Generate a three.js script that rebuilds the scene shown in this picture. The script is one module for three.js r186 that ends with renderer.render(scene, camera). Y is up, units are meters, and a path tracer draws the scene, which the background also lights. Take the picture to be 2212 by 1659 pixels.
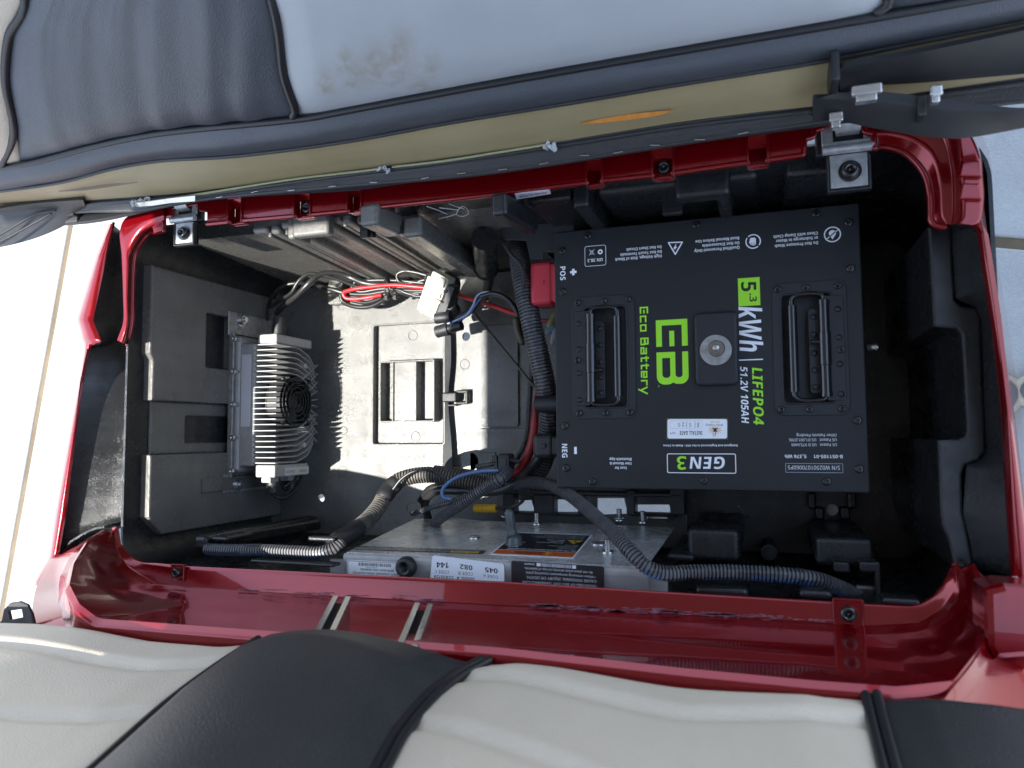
import * as THREE from 'three';
import { RoundedBoxGeometry } from 'three/addons/geometries/RoundedBoxGeometry.js';
import { mergeGeometries, mergeVertices, toCreasedNormals } from 'three/addons/utils/BufferGeometryUtils.js';
import { ImprovedNoise } from 'three/addons/math/ImprovedNoise.js';

// ---------------------------------------------------------------- camera, sky, sun, exposure
const scene = new THREE.Scene();
const camera = new THREE.PerspectiveCamera(54.8, 4 / 3, 0.02, 4000);
const HC = 0.865;                                   // camera height above the compartment rim (y = 0)
const AX = new THREE.Vector3(0.94638, -0.02801, -0.32183);   // world x, y, z in lens axes (right, down, forward)
const AY = new THREE.Vector3(-0.32298, -0.06247, -0.94434);
const AZ = new THREE.Vector3(0.00635, 0.99765, -0.06817);
camera.position.set(0, HC, 0);
{
  const right = new THREE.Vector3(AX.x, AY.x, AZ.x), up = new THREE.Vector3(-AX.y, -AY.y, -AZ.y), back = new THREE.Vector3(-AX.z, -AY.z, -AZ.z);
  camera.quaternion.setFromRotationMatrix(new THREE.Matrix4().makeBasis(right, up, back));
}
camera.focus = 1.08; camera.userData.fStop = 5.6;
scene.add(camera);
const SUN = new THREE.Vector3(-0.29, 1, 0.17).normalize();
{
  const w = 256, h = 128, d = new Float32Array(w * h * 4);             // clear pale sky, brighter round the sun and at the horizon
  for (let j = 0; j < h; j++) for (let i = 0; i < w; i++) {
    const th = (0.5 - (j + 0.5) / h) * Math.PI * -1, ph = ((i + 0.5) / w - 0.5) * 2 * Math.PI, y = Math.sin(th), x = Math.cos(th) * Math.cos(ph), z = Math.cos(th) * Math.sin(ph);
    const e = Math.max(0, y), g = Math.max(0, x * SUN.x + y * SUN.y + z * SUN.z), q = Math.pow(1 - e, 2.2), s = 0.5 * Math.pow(g, 8);
    const c = [0.62 + 0.58 * q + s, 0.88 + 0.44 * q + s * 0.96, 1.34 + 0.20 * q + s * 0.86], k = (j * w + i) * 4; for (let m = 0; m < 3; m++) d[k + m] = y < -0.02 ? 0.3 : c[m]; d[k + 3] = 1;
  }
  const t = new THREE.DataTexture(d, w, h, THREE.RGBAFormat, THREE.FloatType); t.mapping = THREE.EquirectangularReflectionMapping; t.magFilter = THREE.LinearFilter; t.needsUpdate = true;
  scene.background = t; scene.environment = t; scene.environmentIntensity = scene.backgroundIntensity = 0.74;
}
const sun = new THREE.DirectionalLight(new THREE.Color(1, 0.965, 0.90), 5);
sun.position.copy(SUN).multiplyScalar(6); sun.castShadow = true; sun.shadow.radius = 1; sun.shadow.mapSize.set(4096, 4096);
Object.assign(sun.shadow.camera, { left: -3, right: 3, top: 3, bottom: -3, near: 0.5, far: 14 });
scene.add(sun); scene.add(sun.target);
const renderer = new THREE.WebGLRenderer({ antialias: true });
renderer.toneMapping = THREE.LinearToneMapping; renderer.toneMappingExposure = 2.4;
renderer.shadowMap.enabled = true; renderer.setSize(1024, 768);

// ---------------------------------------------------------------- helpers
const V = (x, y, z) => new THREE.Vector3(x, y, z);
const F = 1600;
function ray(u, v) { const a = u - 1106, b = v - 829.5; return V(a * AX.x + b * AX.y + F * AX.z, a * AY.x + b * AY.y + F * AY.z, a * AZ.x + b * AZ.y + F * AZ.z); }
const hit = (u, v, t) => ray(u, v).multiplyScalar(t).add(V(0, HC, 0));
const at = (u, v, y) => { const d = ray(u, v); return hit(u, v, (y - HC) / d.y); };      // point of the plane at height y that the lens sees there
const atX = (u, v, x) => hit(u, v, x / ray(u, v).x);
const atZ = (u, v, z) => hit(u, v, z / ray(u, v).z);
function atP(u, v, n, p) { const d = ray(u, v); return hit(u, v, n.dot(p.clone().sub(V(0, HC, 0))) / n.dot(d)); }
let seed = 7; const rnd = () => { seed = (seed * 1664525 + 1013904223) >>> 0; return seed / 4294967296; };
const perlin = new ImprovedNoise();
const fbm = (x, y, z = 0, o = 4) => { let s = 0, a = 0.5; for (let i = 0; i < o; i++) { s += a * perlin.noise(x, y, z + i * 7.3); x *= 2.03; y *= 2.03; a *= 0.5; } return s; };
const used = {};
function numbered(n) { const k = (used[n] = (used[n] ?? -1) + 1); return k ? n + '_' + String(k).padStart(3, '0') : n; }
function thing(name, label, category, pos, group) {
  const g = new THREE.Group(); g.name = numbered(name); if (pos) g.position.copy(pos);
  g.userData = { label, category }; if (group) g.userData.group = group; scene.add(g); return g;
}
function uvBox(g0, s = 1) {                          // uv in metres by the facing of each triangle
  const g = g0.index ? g0.toNonIndexed() : g0; const p = g.attributes.position, uv = new Float32Array(p.count * 2);
  const a = V(), b = V(), c = V();
  for (let i = 0; i < p.count; i += 3) {
    a.fromBufferAttribute(p, i); b.fromBufferAttribute(p, i + 1); c.fromBufferAttribute(p, i + 2);
    const n = b.clone().sub(a).cross(c.clone().sub(a)); const ax = Math.abs(n.x), ay = Math.abs(n.y), az = Math.abs(n.z);
    for (let k = 0; k < 3; k++) { const q = [a, b, c][k]; const [x, y] = ay >= ax && ay >= az ? [q.x, q.z] : ax >= az ? [q.z, q.y] : [q.x, q.y]; uv[(i + k) * 2] = x * s; uv[(i + k) * 2 + 1] = y * s; }
  }
  g.setAttribute('uv', new THREE.BufferAttribute(uv, 2)); return g;
}
function join(list) {
  const l = list.map((g) => { const q = g.index ? g.toNonIndexed() : g.clone(); for (const k of Object.keys(q.attributes)) if (!['position', 'normal', 'uv', 'color'].includes(k)) q.deleteAttribute(k); return q; });
  const hasC = l.some((q) => q.attributes.color); for (const q of l) { if (hasC && !q.attributes.color) q.setAttribute('color', new THREE.BufferAttribute(new Float32Array(q.attributes.position.count * 3).fill(1), 3)); if (!q.attributes.uv) q.setAttribute('uv', new THREE.BufferAttribute(new Float32Array(q.attributes.position.count * 2), 2)); }
  return l.length === 1 ? l[0] : mergeGeometries(l);
}
function part(name, geo, m, parent, opt = {}) {
  const list = Array.isArray(geo) ? geo : [geo]; let g = join(list); if (!opt.keepUV) g = uvBox(g, opt.s ?? 1);
  if (!opt.local) { const off = V(); for (let p = parent; p && p !== scene; p = p.parent) off.add(p.position); if (off.lengthSq()) g.translate(-off.x, -off.y, -off.z); }
  const o = new THREE.Mesh(g, m); o.name = numbered(name); o.castShadow = o.receiveShadow = true; if (opt.label) o.userData.label = opt.label; parent.add(o); return o;
}
function single(name, geo, m, label, category, group, opt) { const o = part(name, geo, m, scene, opt); o.userData = { label, category }; if (group) o.userData.group = group; return o; }
const T = (g, x = 0, y = 0, z = 0) => g.translate(x, y, z);
const box = (w, h, d, x = 0, y = 0, z = 0, r = 0.0015) => new RoundedBoxGeometry(w, h, d, 2, Math.min(r, w / 2.01, h / 2.01, d / 2.01)).translate(x, y, z);
const boxAB = (x0, x1, y0, y1, z0, z1, r) => box(Math.abs(x1 - x0), Math.abs(y1 - y0), Math.abs(z1 - z0), (x0 + x1) / 2, (y0 + y1) / 2, (z0 + z1) / 2, r);
const cyl = (r, h, x = 0, y = 0, z = 0, n = 24, r2 = r) => new THREE.CylinderGeometry(r2, r, h, n).translate(x, y, z);
function orient(g, dir, p) { g.applyQuaternion(new THREE.Quaternion().setFromUnitVectors(V(0, 1, 0), dir.clone().normalize())); return g.translate(p.x, p.y, p.z); }
const lathe = (pts, n = 24) => new THREE.LatheGeometry(pts.map(([x, y]) => new THREE.Vector2(x, y)), n);
function poly(pts, holes = []) { const s = new THREE.Shape(pts.map(([x, y]) => new THREE.Vector2(x, y))); for (const h of holes) s.holes.push(new THREE.Path(h.map(([x, y]) => new THREE.Vector2(x, y)))); return s; }
function rrect(x0, y0, x1, y1, r, n = 5) {
  const o = []; for (const [cx, cy, a0] of [[x1 - r, y0 + r, -90], [x1 - r, y1 - r, 0], [x0 + r, y1 - r, 90], [x0 + r, y0 + r, 180]]) for (let i = 0; i <= n; i++) { const a = (a0 + 90 * i / n) * Math.PI / 180; o.push([cx + r * Math.cos(a), cy + r * Math.sin(a)]); } return o;
}
const ext = (shape, d, bevel = 0, seg = 2) => new THREE.ExtrudeGeometry(shape, { depth: d - 2 * bevel, bevelEnabled: bevel > 0, bevelSize: bevel, bevelThickness: bevel, bevelOffset: -bevel, bevelSegments: seg, curveSegments: 10 }).translate(0, 0, bevel);
const flatY = (g, ytop, d) => g.rotateX(Math.PI / 2).translate(0, ytop, 0);       // shape (x, z) hanging below ytop
const slabY = (pts, ytop, d, bevel = 0, holes = []) => flatY(ext(poly(pts, holes), d, bevel), ytop, d);
const slabX = (pts, x, d, bevel = 0, holes = []) => { const g = ext(poly(pts, holes), d, bevel); g.applyMatrix4(new THREE.Matrix4().makeBasis(V(0, 0, 1), V(0, 1, 0), V(-1, 0, 0))); return g.translate(x, 0, 0); }; // shape (z, y), from x towards -x
const slabZ = (pts, z, d, bevel = 0, holes = []) => ext(poly(pts, holes), d, bevel).translate(0, 0, z);
const XZ = (p) => [p.x, p.z], XY = (p) => [p.x, p.y], ZY = (p) => [p.z, p.y];
function resample(row, n, lin) {
  if (lin) { const len = [0]; for (let i = 1; i < row.length; i++) len.push(len[i - 1] + row[i].distanceTo(row[i - 1])); const o = []; for (let k = 0; k < n; k++) { const t = len[len.length - 1] * k / (n - 1); let i = 1; while (i < row.length - 1 && len[i] < t) i++; o.push(row[i - 1].clone().lerp(row[i], (t - len[i - 1]) / (len[i] - len[i - 1] || 1))); } return o; }
  return new THREE.CatmullRomCurve3(row, false, 'centripetal').getSpacedPoints(n - 1);
}
function shell(G, thick = 0.003, disp) {              // grid of points -> closed thin-walled solid, outer side towards the lens
  const R = G.length, C = G[0].length, eye = V(0, HC, 0);
  const idx = []; for (let i = 0; i < R - 1; i++) for (let j = 0; j < C - 1; j++) { const a = i * C + j, b = a + 1, c = a + C, d = c + 1; idx.push(a, c, b, b, c, d); }
  const mk = (P, ix) => { const g = new THREE.BufferGeometry(); g.setAttribute('position', new THREE.Float32BufferAttribute(P.flatMap((p) => [p.x, p.y, p.z]), 3)); g.setIndex(ix); g.computeVertexNormals(); return g; };
  let P = G.flat(); let g = mk(P, idx); let s = 0; const N = g.attributes.normal;
  for (let i = 0; i < P.length; i++) { const n = V().fromBufferAttribute(N, i); s += n.dot(eye.clone().sub(P[i]).normalize()); }
  const flip = s < 0; const ix = flip ? idx.map((_, i) => idx[i - (i % 3) + [0, 2, 1][i % 3]]) : idx; g = mk(P, ix);
  if (disp) { const nn = g.attributes.normal; P = P.map((p, i) => p.clone().addScaledVector(V().fromBufferAttribute(nn, i), disp(p, Math.floor(i / C) / (R - 1), (i % C) / (C - 1)))); g = mk(P, ix); }
  const nn = g.attributes.normal; const Q = P.map((p, i) => p.clone().addScaledVector(V().fromBufferAttribute(nn, i), -thick));
  const back = mk(Q, ix.map((_, i) => ix[i - (i % 3) + [0, 2, 1][i % 3]]));
  const loop = []; for (let j = 0; j < C; j++) loop.push(j); for (let i = 1; i < R; i++) loop.push(i * C + C - 1); for (let j = C - 2; j >= 0; j--) loop.push((R - 1) * C + j); for (let i = R - 2; i >= 0; i--) loop.push(i * C);
  const E = [], ei = []; loop.forEach((k, n) => { E.push(P[k], Q[k]); if (n) { const a = 2 * n - 2; flip ? ei.push(a, a + 1, a + 2, a + 2, a + 1, a + 3) : ei.push(a, a + 2, a + 1, a + 2, a + 3, a + 1); } });
  return join([g, back, mk(E, ei)]);
}
function sheet(rows, { nu = 40, nv = 1, thick = 0.003, lin = false, linV = true, disp } = {}) {
  let R = rows.map((r) => resample(r, nu, lin)); const steps = (R.length - 1) * nv + 1; const G = [];
  const cols = []; for (let j = 0; j < nu; j++) cols.push(linV ? null : new THREE.CatmullRomCurve3(R.map((r) => r[j]), false, 'centripetal'));
  for (let k = 0; k < steps; k++) { const t = k / (steps - 1) * (R.length - 1), i = Math.min(R.length - 2, Math.floor(t)); G.push(R[0].map((_, j) => linV ? R[i][j].clone().lerp(R[i + 1][j], t - i) : cols[j].getPoint(t / (R.length - 1)))); }
  return shell(G, thick, disp);
}
const curve = (pts, lin) => lin ? (() => { const c = new THREE.CurvePath(); for (let i = 1; i < pts.length; i++) c.add(new THREE.LineCurve3(pts[i - 1], pts[i])); return c; })() : new THREE.CatmullRomCurve3(pts, false, 'centripetal');
function tube(pts, r, { n = 8, seg, lin = false, closed = false } = {}) {
  const c = lin ? new THREE.CatmullRomCurve3(pts, closed, 'catmullrom', 0.02) : new THREE.CatmullRomCurve3(pts, closed, 'centripetal'); const g = new THREE.TubeGeometry(c, seg ?? Math.max(12, pts.length * 8), r, n, closed);
  if (closed) return g; return join([g, new THREE.SphereGeometry(r, n, 6).translate(...pts[0].toArray()), new THREE.SphereGeometry(r, n, 6).translate(...pts[pts.length - 1].toArray())]);
}
function loom(pts, r, pitch, { depth = 0.17, n = 16, stripe = 0, wob = 0.004 } = {}) {   // corrugated split conduit
  const c = new THREE.CatmullRomCurve3(pts, false, 'centripetal'), L = c.getLength(), k = Math.max(4, Math.round(L / pitch)), prof = [[0, 1], [0.5, 1], [0.62, 1 - depth], [0.9, 1 - depth]];
  const N = k * 4, fr = c.computeFrenetFrames(k, false), P = [], C = [], idx = [];
  for (let i = 0; i <= N; i++) {
    const q = Math.min(k - 1, Math.floor(i / 4)), pr = prof[i % 4], t = Math.min(1, (Math.floor(i / 4) + pr[0]) / k), p = c.getPointAt(t), f = Math.min(k, Math.round(t * k)), nn = fr.normals[f], bb = fr.binormals[f];
    const SD = V(0.15 * Math.sin(t * 9), 0.72, 0.66).normalize(), dirt = 0.75 + 0.5 * (0.5 + fbm(t * L * 60, 3, pts[0].x * 9, 2));
    for (let j = 0; j <= n; j++) {
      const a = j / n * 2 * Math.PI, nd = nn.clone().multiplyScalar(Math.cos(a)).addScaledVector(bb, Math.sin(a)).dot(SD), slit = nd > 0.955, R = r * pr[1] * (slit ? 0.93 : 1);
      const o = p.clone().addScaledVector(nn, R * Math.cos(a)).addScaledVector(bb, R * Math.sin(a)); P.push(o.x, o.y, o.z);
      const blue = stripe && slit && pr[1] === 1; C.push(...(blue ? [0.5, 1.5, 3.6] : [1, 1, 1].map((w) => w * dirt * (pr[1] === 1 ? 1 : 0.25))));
    }
  }
  for (let i = 0; i < N; i++) for (let j = 0; j < n; j++) { const a = i * (n + 1) + j, b = a + n + 1; idx.push(a, b, a + 1, a + 1, b, b + 1); }
  const g = new THREE.BufferGeometry(); g.setAttribute('position', new THREE.Float32BufferAttribute(P, 3)); g.setAttribute('color', new THREE.Float32BufferAttribute(C, 3)); g.setIndex(idx); g.computeVertexNormals();
  return toCreasedNormals(g, 0.9);
}
const PX = (y, ...a) => a.map(([u, v, h]) => at(u, v, h ?? y));

// ---------------------------------------------------------------- textures and materials
function data(w, h, f, srgb) { const d = new Uint8Array(w * h * 4); for (let y = 0; y < h; y++) for (let x = 0; x < w; x++) { const c = f(x / w, y / h); const i = (y * w + x) * 4; for (let k = 0; k < 3; k++) d[i + k] = Math.max(0, Math.min(255, c[k] * 255)); d[i + 3] = 255; } const t = new THREE.DataTexture(d, w, h); t.wrapS = t.wrapT = THREE.RepeatWrapping; t.magFilter = THREE.LinearFilter; t.minFilter = THREE.LinearMipmapLinearFilter; t.generateMipmaps = true; if (srgb) t.colorSpace = THREE.SRGBColorSpace; t.needsUpdate = true; return t; }
const tn = (u, v, f, z, o = 4) => { const a = u * f, b = v * f, s = (x, y) => fbm(x, y, z, o); const k = u, l = v; return s(a, b) * (1 - k) * (1 - l) + s(a - f, b) * k * (1 - l) + s(a, b - f) * (1 - k) * l + s(a - f, b - f) * k * l; };  // tileable
const rep = (t, n) => { const c = t.clone(); c.repeat.set(n, n); c.needsUpdate = true; return c; };
const grimeT = data(512, 512, (u, v) => { const n = 0.5 + 0.9 * tn(u, v, 6, 1) + 0.35 * tn(u, v, 40, 9, 2); return [n, n, n]; });
const fineT = data(256, 256, (u, v) => { const n = 0.5 + 0.9 * tn(u, v, 48, 4, 2); return [n, n, n]; });
const leatherT = data(512, 512, (u, v) => { const n = 0.5 + 0.6 * Math.abs(tn(u, v, 36, 2, 3)) + 0.5 * tn(u, v, 70, 5, 2); return [n, n, n]; });
const mapped = (lo, hi, seedZ, f, f2 = 50, ani = 1) => data(512, 512, (u, v) => { let n = 0.5 + 1.0 * tn(u, v, f, seedZ) + 0.3 * tn(u, v, f2, seedZ + 3, 2); n = Math.max(0, Math.min(1, n)); return lo.map((c, k) => c + (hi[k] - c) * n); }, true);
function canvasTex(w, h, draw) { const c = document.createElement('canvas'); c.width = w; c.height = h; const x = c.getContext('2d'); draw(x, w, h); const t = new THREE.CanvasTexture(c); t.colorSpace = THREE.SRGBColorSpace; t.anisotropy = 8; return t; }
const S = (m) => { m.side = THREE.DoubleSide; return m; };
const mat = (o) => S(new THREE.MeshPhysicalMaterial(o));
const lin = (r, g, b) => new THREE.Color().setRGB(r, g, b);
const M = {};
function scuffed(base, tone, amt) {
  return canvasTex(1024, 1024, (x, w, h) => {
    const im = x.createImageData(w, h); for (let j = 0; j < h; j++) for (let i = 0; i < w; i++) { const u = i / w, v = j / h, n = Math.max(0, Math.min(1, 0.5 + 1.1 * tn(u, v, 5, tone, 3) + 0.25 * tn(u, v, 60, tone + 5, 2))), k = (j * w + i) * 4; for (let c = 0; c < 3; c++) im.data[k + c] = 255 * (base[0][c] + (base[1][c] - base[0][c]) * n); im.data[k + 3] = 255; } x.putImageData(im, 0, 0);
    x.lineCap = 'round'; for (let i = 0; i < 260 * amt; i++) { const a = rnd() * 6.3, l = 8 + rnd() * rnd() * 90, px = rnd() * w, py = rnd() * h; x.strokeStyle = 'rgba(190,190,180,' + (0.04 + 0.16 * rnd() * rnd()) + ')'; x.lineWidth = 0.6 + rnd() * 1.2; x.beginPath(); x.moveTo(px, py); x.quadraticCurveTo(px + Math.cos(a) * l * 0.5 + 8 * rnd(), py + Math.sin(a) * l * 0.5 + 8 * rnd(), px + Math.cos(a) * l, py + Math.sin(a) * l); x.stroke(); }
    for (let i = 0; i < 1600 * amt; i++) { x.fillStyle = 'rgba(205,198,180,' + (0.08 + 0.4 * rnd() * rnd()) + ')'; x.beginPath(); x.arc(rnd() * w, rnd() * h, 0.5 + 1.3 * rnd() * rnd(), 0, 7); x.fill(); }
  });
}
const wrap = (t, n) => { t.wrapS = t.wrapT = THREE.RepeatWrapping; t.repeat.set(n, n); return t; };
M.tub = mat({ map: wrap(scuffed([[0.095, 0.10, 0.108], [0.17, 0.172, 0.175]], 3, 1), 2.2), roughness: 0.5, roughnessMap: rep(grimeT, 3), bumpMap: rep(fineT, 30), bumpScale: 0.0004 });
M.tubLit = mat({ map: wrap(scuffed([[0.34, 0.337, 0.325], [0.48, 0.472, 0.45]], 5, 1), 2.2), roughness: 0.5, roughnessMap: rep(grimeT, 3), bumpMap: rep(fineT, 30), bumpScale: 0.0004 });  // lighter copy of the tub plastic: bounced light and glare in its colour
M.floor = mat({ map: wrap(scuffed([[0.27, 0.272, 0.266], [0.545, 0.54, 0.52]], 11, 1.6), 2.0), roughness: 0.62, roughnessMap: rep(grimeT, 3), bumpMap: rep(fineT, 25), bumpScale: 0.0004 });
M.blackPl = mat({ color: lin(0.018, 0.019, 0.021), roughness: 0.42, bumpMap: rep(fineT, 40), bumpScale: 0.0003 });
M.pitch = mat({ color: lin(0.006, 0.006, 0.007), roughness: 0.7 });
M.red = mat({ color: lin(0.235, 0.001, 0.005), metalness: 0.55, roughness: 0.33, roughnessMap: rep(fineT, 20), clearcoat: 0.75, clearcoatRoughness: 0.02, bumpMap: rep(fineT, 90), bumpScale: 0.00004 });
M.powder = mat({ color: lin(0.017, 0.019, 0.023), roughness: 0.5, bumpMap: rep(fineT, 60), bumpScale: 0.00015 });
M.gloss = mat({ color: lin(0.012, 0.012, 0.013), roughness: 0.22, clearcoat: 0.6 });
M.steel = mat({ color: lin(0.55, 0.55, 0.54), metalness: 0.8, roughness: 0.32, roughnessMap: rep(grimeT, 20) });
M.worn = mat({ map: rep(mapped([0.52, 0.52, 0.52], [0.80, 0.80, 0.79], 21, 8), 12), metalness: 0.6, roughness: 0.42 });
M.alu = mat({ map: rep(mapped([0.66, 0.66, 0.66], [0.82, 0.815, 0.80], 31, 6), 4), metalness: 0.25, roughness: 0.55, roughnessMap: rep(grimeT, 6), bumpMap: rep(grimeT, 40), bumpScale: 0.0003 });
M.cast = mat({ map: rep(mapped([0.60, 0.60, 0.60], [0.72, 0.72, 0.715], 41, 8), 8), metalness: 0.3, roughness: 0.6 });
M.rubber = mat({ color: lin(0.02, 0.02, 0.021), roughness: 0.5 });
M.cableB = mat({ color: lin(0.022, 0.022, 0.022), roughness: 0.34 });
M.loom = mat({ color: lin(0.085, 0.085, 0.09), roughness: 0.45, vertexColors: true });
M.loomDust = mat({ color: lin(0.11, 0.10, 0.085), roughness: 0.6, vertexColors: true });
M.redWire = mat({ color: lin(0.5, 0.02, 0.025), roughness: 0.35 });
M.redCable = mat({ map: rep(mapped([0.36, 0.10, 0.10], [0.75, 0.12, 0.14], 51, 8), 9), roughness: 0.45 });
M.boot = mat({ color: lin(0.55, 0.035, 0.055), roughness: 0.42 });
M.blueWire = mat({ color: lin(0.09, 0.17, 0.36), roughness: 0.35 });
M.paleWire = mat({ color: lin(0.45, 0.55, 0.8), roughness: 0.4 });
M.olive = mat({ color: lin(0.06, 0.055, 0.035), roughness: 0.4 });
M.ivory = mat({ color: lin(0.62, 0.58, 0.47), roughness: 0.45 });
M.yellow = mat({ map: rep(mapped([0.75, 0.55, 0.03], [0.86, 0.66, 0.10], 61, 9), 12), roughness: 0.4 });
M.clear = mat({ color: lin(0.7, 0.72, 0.74), roughness: 0.2, transmission: 0.4, thickness: 0 });
M.concrete = mat({ map: rep(data(512, 512, (u, v) => { let n = 0.5 + 0.8 * tn(u, v, 5, 71) + 0.35 * tn(u, v, 60, 74, 2) + 0.5 * tn(u, v, 150, 77, 2); if (tn(u, v, 90, 79, 1) > 0.36) n -= 0.45; return [0.52 + 0.14 * n, 0.52 + 0.14 * n, 0.51 + 0.14 * n]; }, true), 1.6), roughness: 0.9, bumpMap: rep(fineT, 6), bumpScale: 0.0012 });
M.soil = mat({ map: rep(mapped([0.30, 0.26, 0.20], [0.48, 0.42, 0.33], 81, 8, 90), 0.9), roughness: 0.95 });
M.vWhite = mat({ map: rep(mapped([0.765, 0.715, 0.64], [0.82, 0.775, 0.705], 91, 4, 30), 1.3), roughness: 0.46, bumpMap: rep(leatherT, 10), bumpScale: 0.0011, sheen: 0.2 });
M.vBlack = mat({ map: rep(mapped([0.17, 0.17, 0.175], [0.21, 0.21, 0.215], 95, 4, 30), 1.3), roughness: 0.42, bumpMap: rep(leatherT, 10), bumpScale: 0.0011, sheen: 0.2 });
M.vNavy = mat({ map: rep(mapped([0.27, 0.285, 0.31], [0.32, 0.335, 0.36], 97, 4, 30), 1.3), roughness: 0.42, bumpMap: rep(leatherT, 10), bumpScale: 0.0011, sheen: 0.3 });
M.welt = mat({ color: lin(0.016, 0.016, 0.018), roughness: 0.4 });
M.roof = mat({ color: lin(0.24, 0.235, 0.23), roughness: 0.6 });
const tanT = data(1024, 256, (u, v) => { const n = 0.5 + 0.8 * tn(u, v, 5, 14) + 0.25 * (fbm(u * 12, v * 160, 3, 3)); const m = Math.max(-0.6, Math.min(1, n - 1.4 * Math.max(0, tn(u, v, 9, 33) - 0.12) - 0.9 * Math.max(0, fbm(u * 30, v * 9, 6, 3) - 0.2))); return [0.56 + 0.11 * m, 0.505 + 0.11 * m, 0.37 + 0.10 * m]; }, true);
M.tan = mat({ map: tanT, roughness: 0.5, clearcoat: 0.15, clearcoatRoughness: 0.3 });
M.foam = mat({ color: lin(0.55, 0.55, 0.30), roughness: 0.95, bumpMap: rep(fineT, 60), bumpScale: 0.002 });
// a printed plate: four world corners in the order top-left, top-right, bottom-right, bottom-left of the print
function decal(name, c, tex, parent, { rough = 0.4, t = 0.0006, metal = 0 } = {}) {
  const n = c[1].clone().sub(c[0]).cross(c[3].clone().sub(c[0])).normalize(); if (n.dot(V(0, HC, 0).sub(c[0])) < 0) n.negate();
  const up = c.map((p) => p.clone().addScaledVector(n, t)); const g = new THREE.BufferGeometry(); const P = [], U = [], q = [[0, 1], [1, 1], [1, 0], [0, 0]];
  const tri = (a, b, d, ua, ub, ud) => { P.push(...a.toArray(), ...b.toArray(), ...d.toArray()); U.push(...ua, ...ub, ...ud); };
  tri(up[0], up[3], up[2], q[0], q[3], q[2]); tri(up[0], up[2], up[1], q[0], q[2], q[1]);
  for (let i = 0; i < 4; i++) { const j = (i + 1) % 4; tri(up[i], c[i], c[j], q[i], q[i], q[j]); tri(up[i], c[j], up[j], q[i], q[j], q[j]); }
  g.setAttribute('position', new THREE.Float32BufferAttribute(P, 3)); g.setAttribute('uv', new THREE.Float32BufferAttribute(U, 2)); g.computeVertexNormals();
  return part(name, g, mat({ map: tex, roughness: rough, metalness: metal }), parent, { keepUV: true });
}
function torx(r, h) { return lathe([[0, h * 0.35], [r * 0.34, h * 0.35], [r * 0.4, h * 0.95], [r * 0.72, h], [r * 0.93, h * 0.75], [r, h * 0.35], [r, 0]], 24); }
function phillips(r, h) { const a = r * 0.55, b = r * 0.13; return join([lathe([[0, h * 0.75], [r * 0.3, h * 0.78], [r * 0.7, h * 0.95], [r * 0.93, h * 0.6], [r, h * 0.2], [r, 0]], 20), box(2 * a, h * 0.1, 2 * b, 0, h * 0.93, 0, 0.0001), box(2 * b, h * 0.1, 2 * a, 0, h * 0.93, 0, 0.0001)]); }

// ---------------------------------------------------------------- pavement
const GY = -0.66;
part('ground', new THREE.PlaneGeometry(4000, 4000).rotateX(-Math.PI / 2).translate(0, GY - 0.007, 0), M.soil, scene).userData.kind = 'structure';
{
  const pave = new THREE.Group(); pave.name = 'pavement'; pave.userData.kind = 'structure'; scene.add(pave);
  const ang = -0.19, w = 2.75, d = 3.0, gap = 0.020, geo = [0, 1, 2].map((k) => uvBox(T(new RoundedBoxGeometry(w - gap, 0.12, d - gap, 2, 0.006), 7 * k, 0, 3 * k)).translate(-7 * k, 0, -3 * k));
  const dx = V(Math.cos(ang), 0, -Math.sin(ang)), dz = V(Math.sin(ang), 0, Math.cos(ang)), o = at(152, 480, GY), q = at(2150, 521, GY);
  const along = q.clone().sub(o).dot(dz);                            // the cross joint passes through q
  for (let i = -4; i < 5; i++) for (let j = -4; j < 4; j++) {
    const m = new THREE.Mesh(geo[(i + j * 2 + 20) % 3], M.concrete); m.name = numbered('concrete_slab'); m.receiveShadow = m.castShadow = true; m.rotation.y = ang;
    m.position.copy(o).addScaledVector(dx, (i + 0.5) * w).addScaledVector(dz, along + (j + 0.5) * d).setY(GY - 0.06 + 0.002 * ((i * 3 + j) % 2)); pave.add(m);
  }
}

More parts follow.
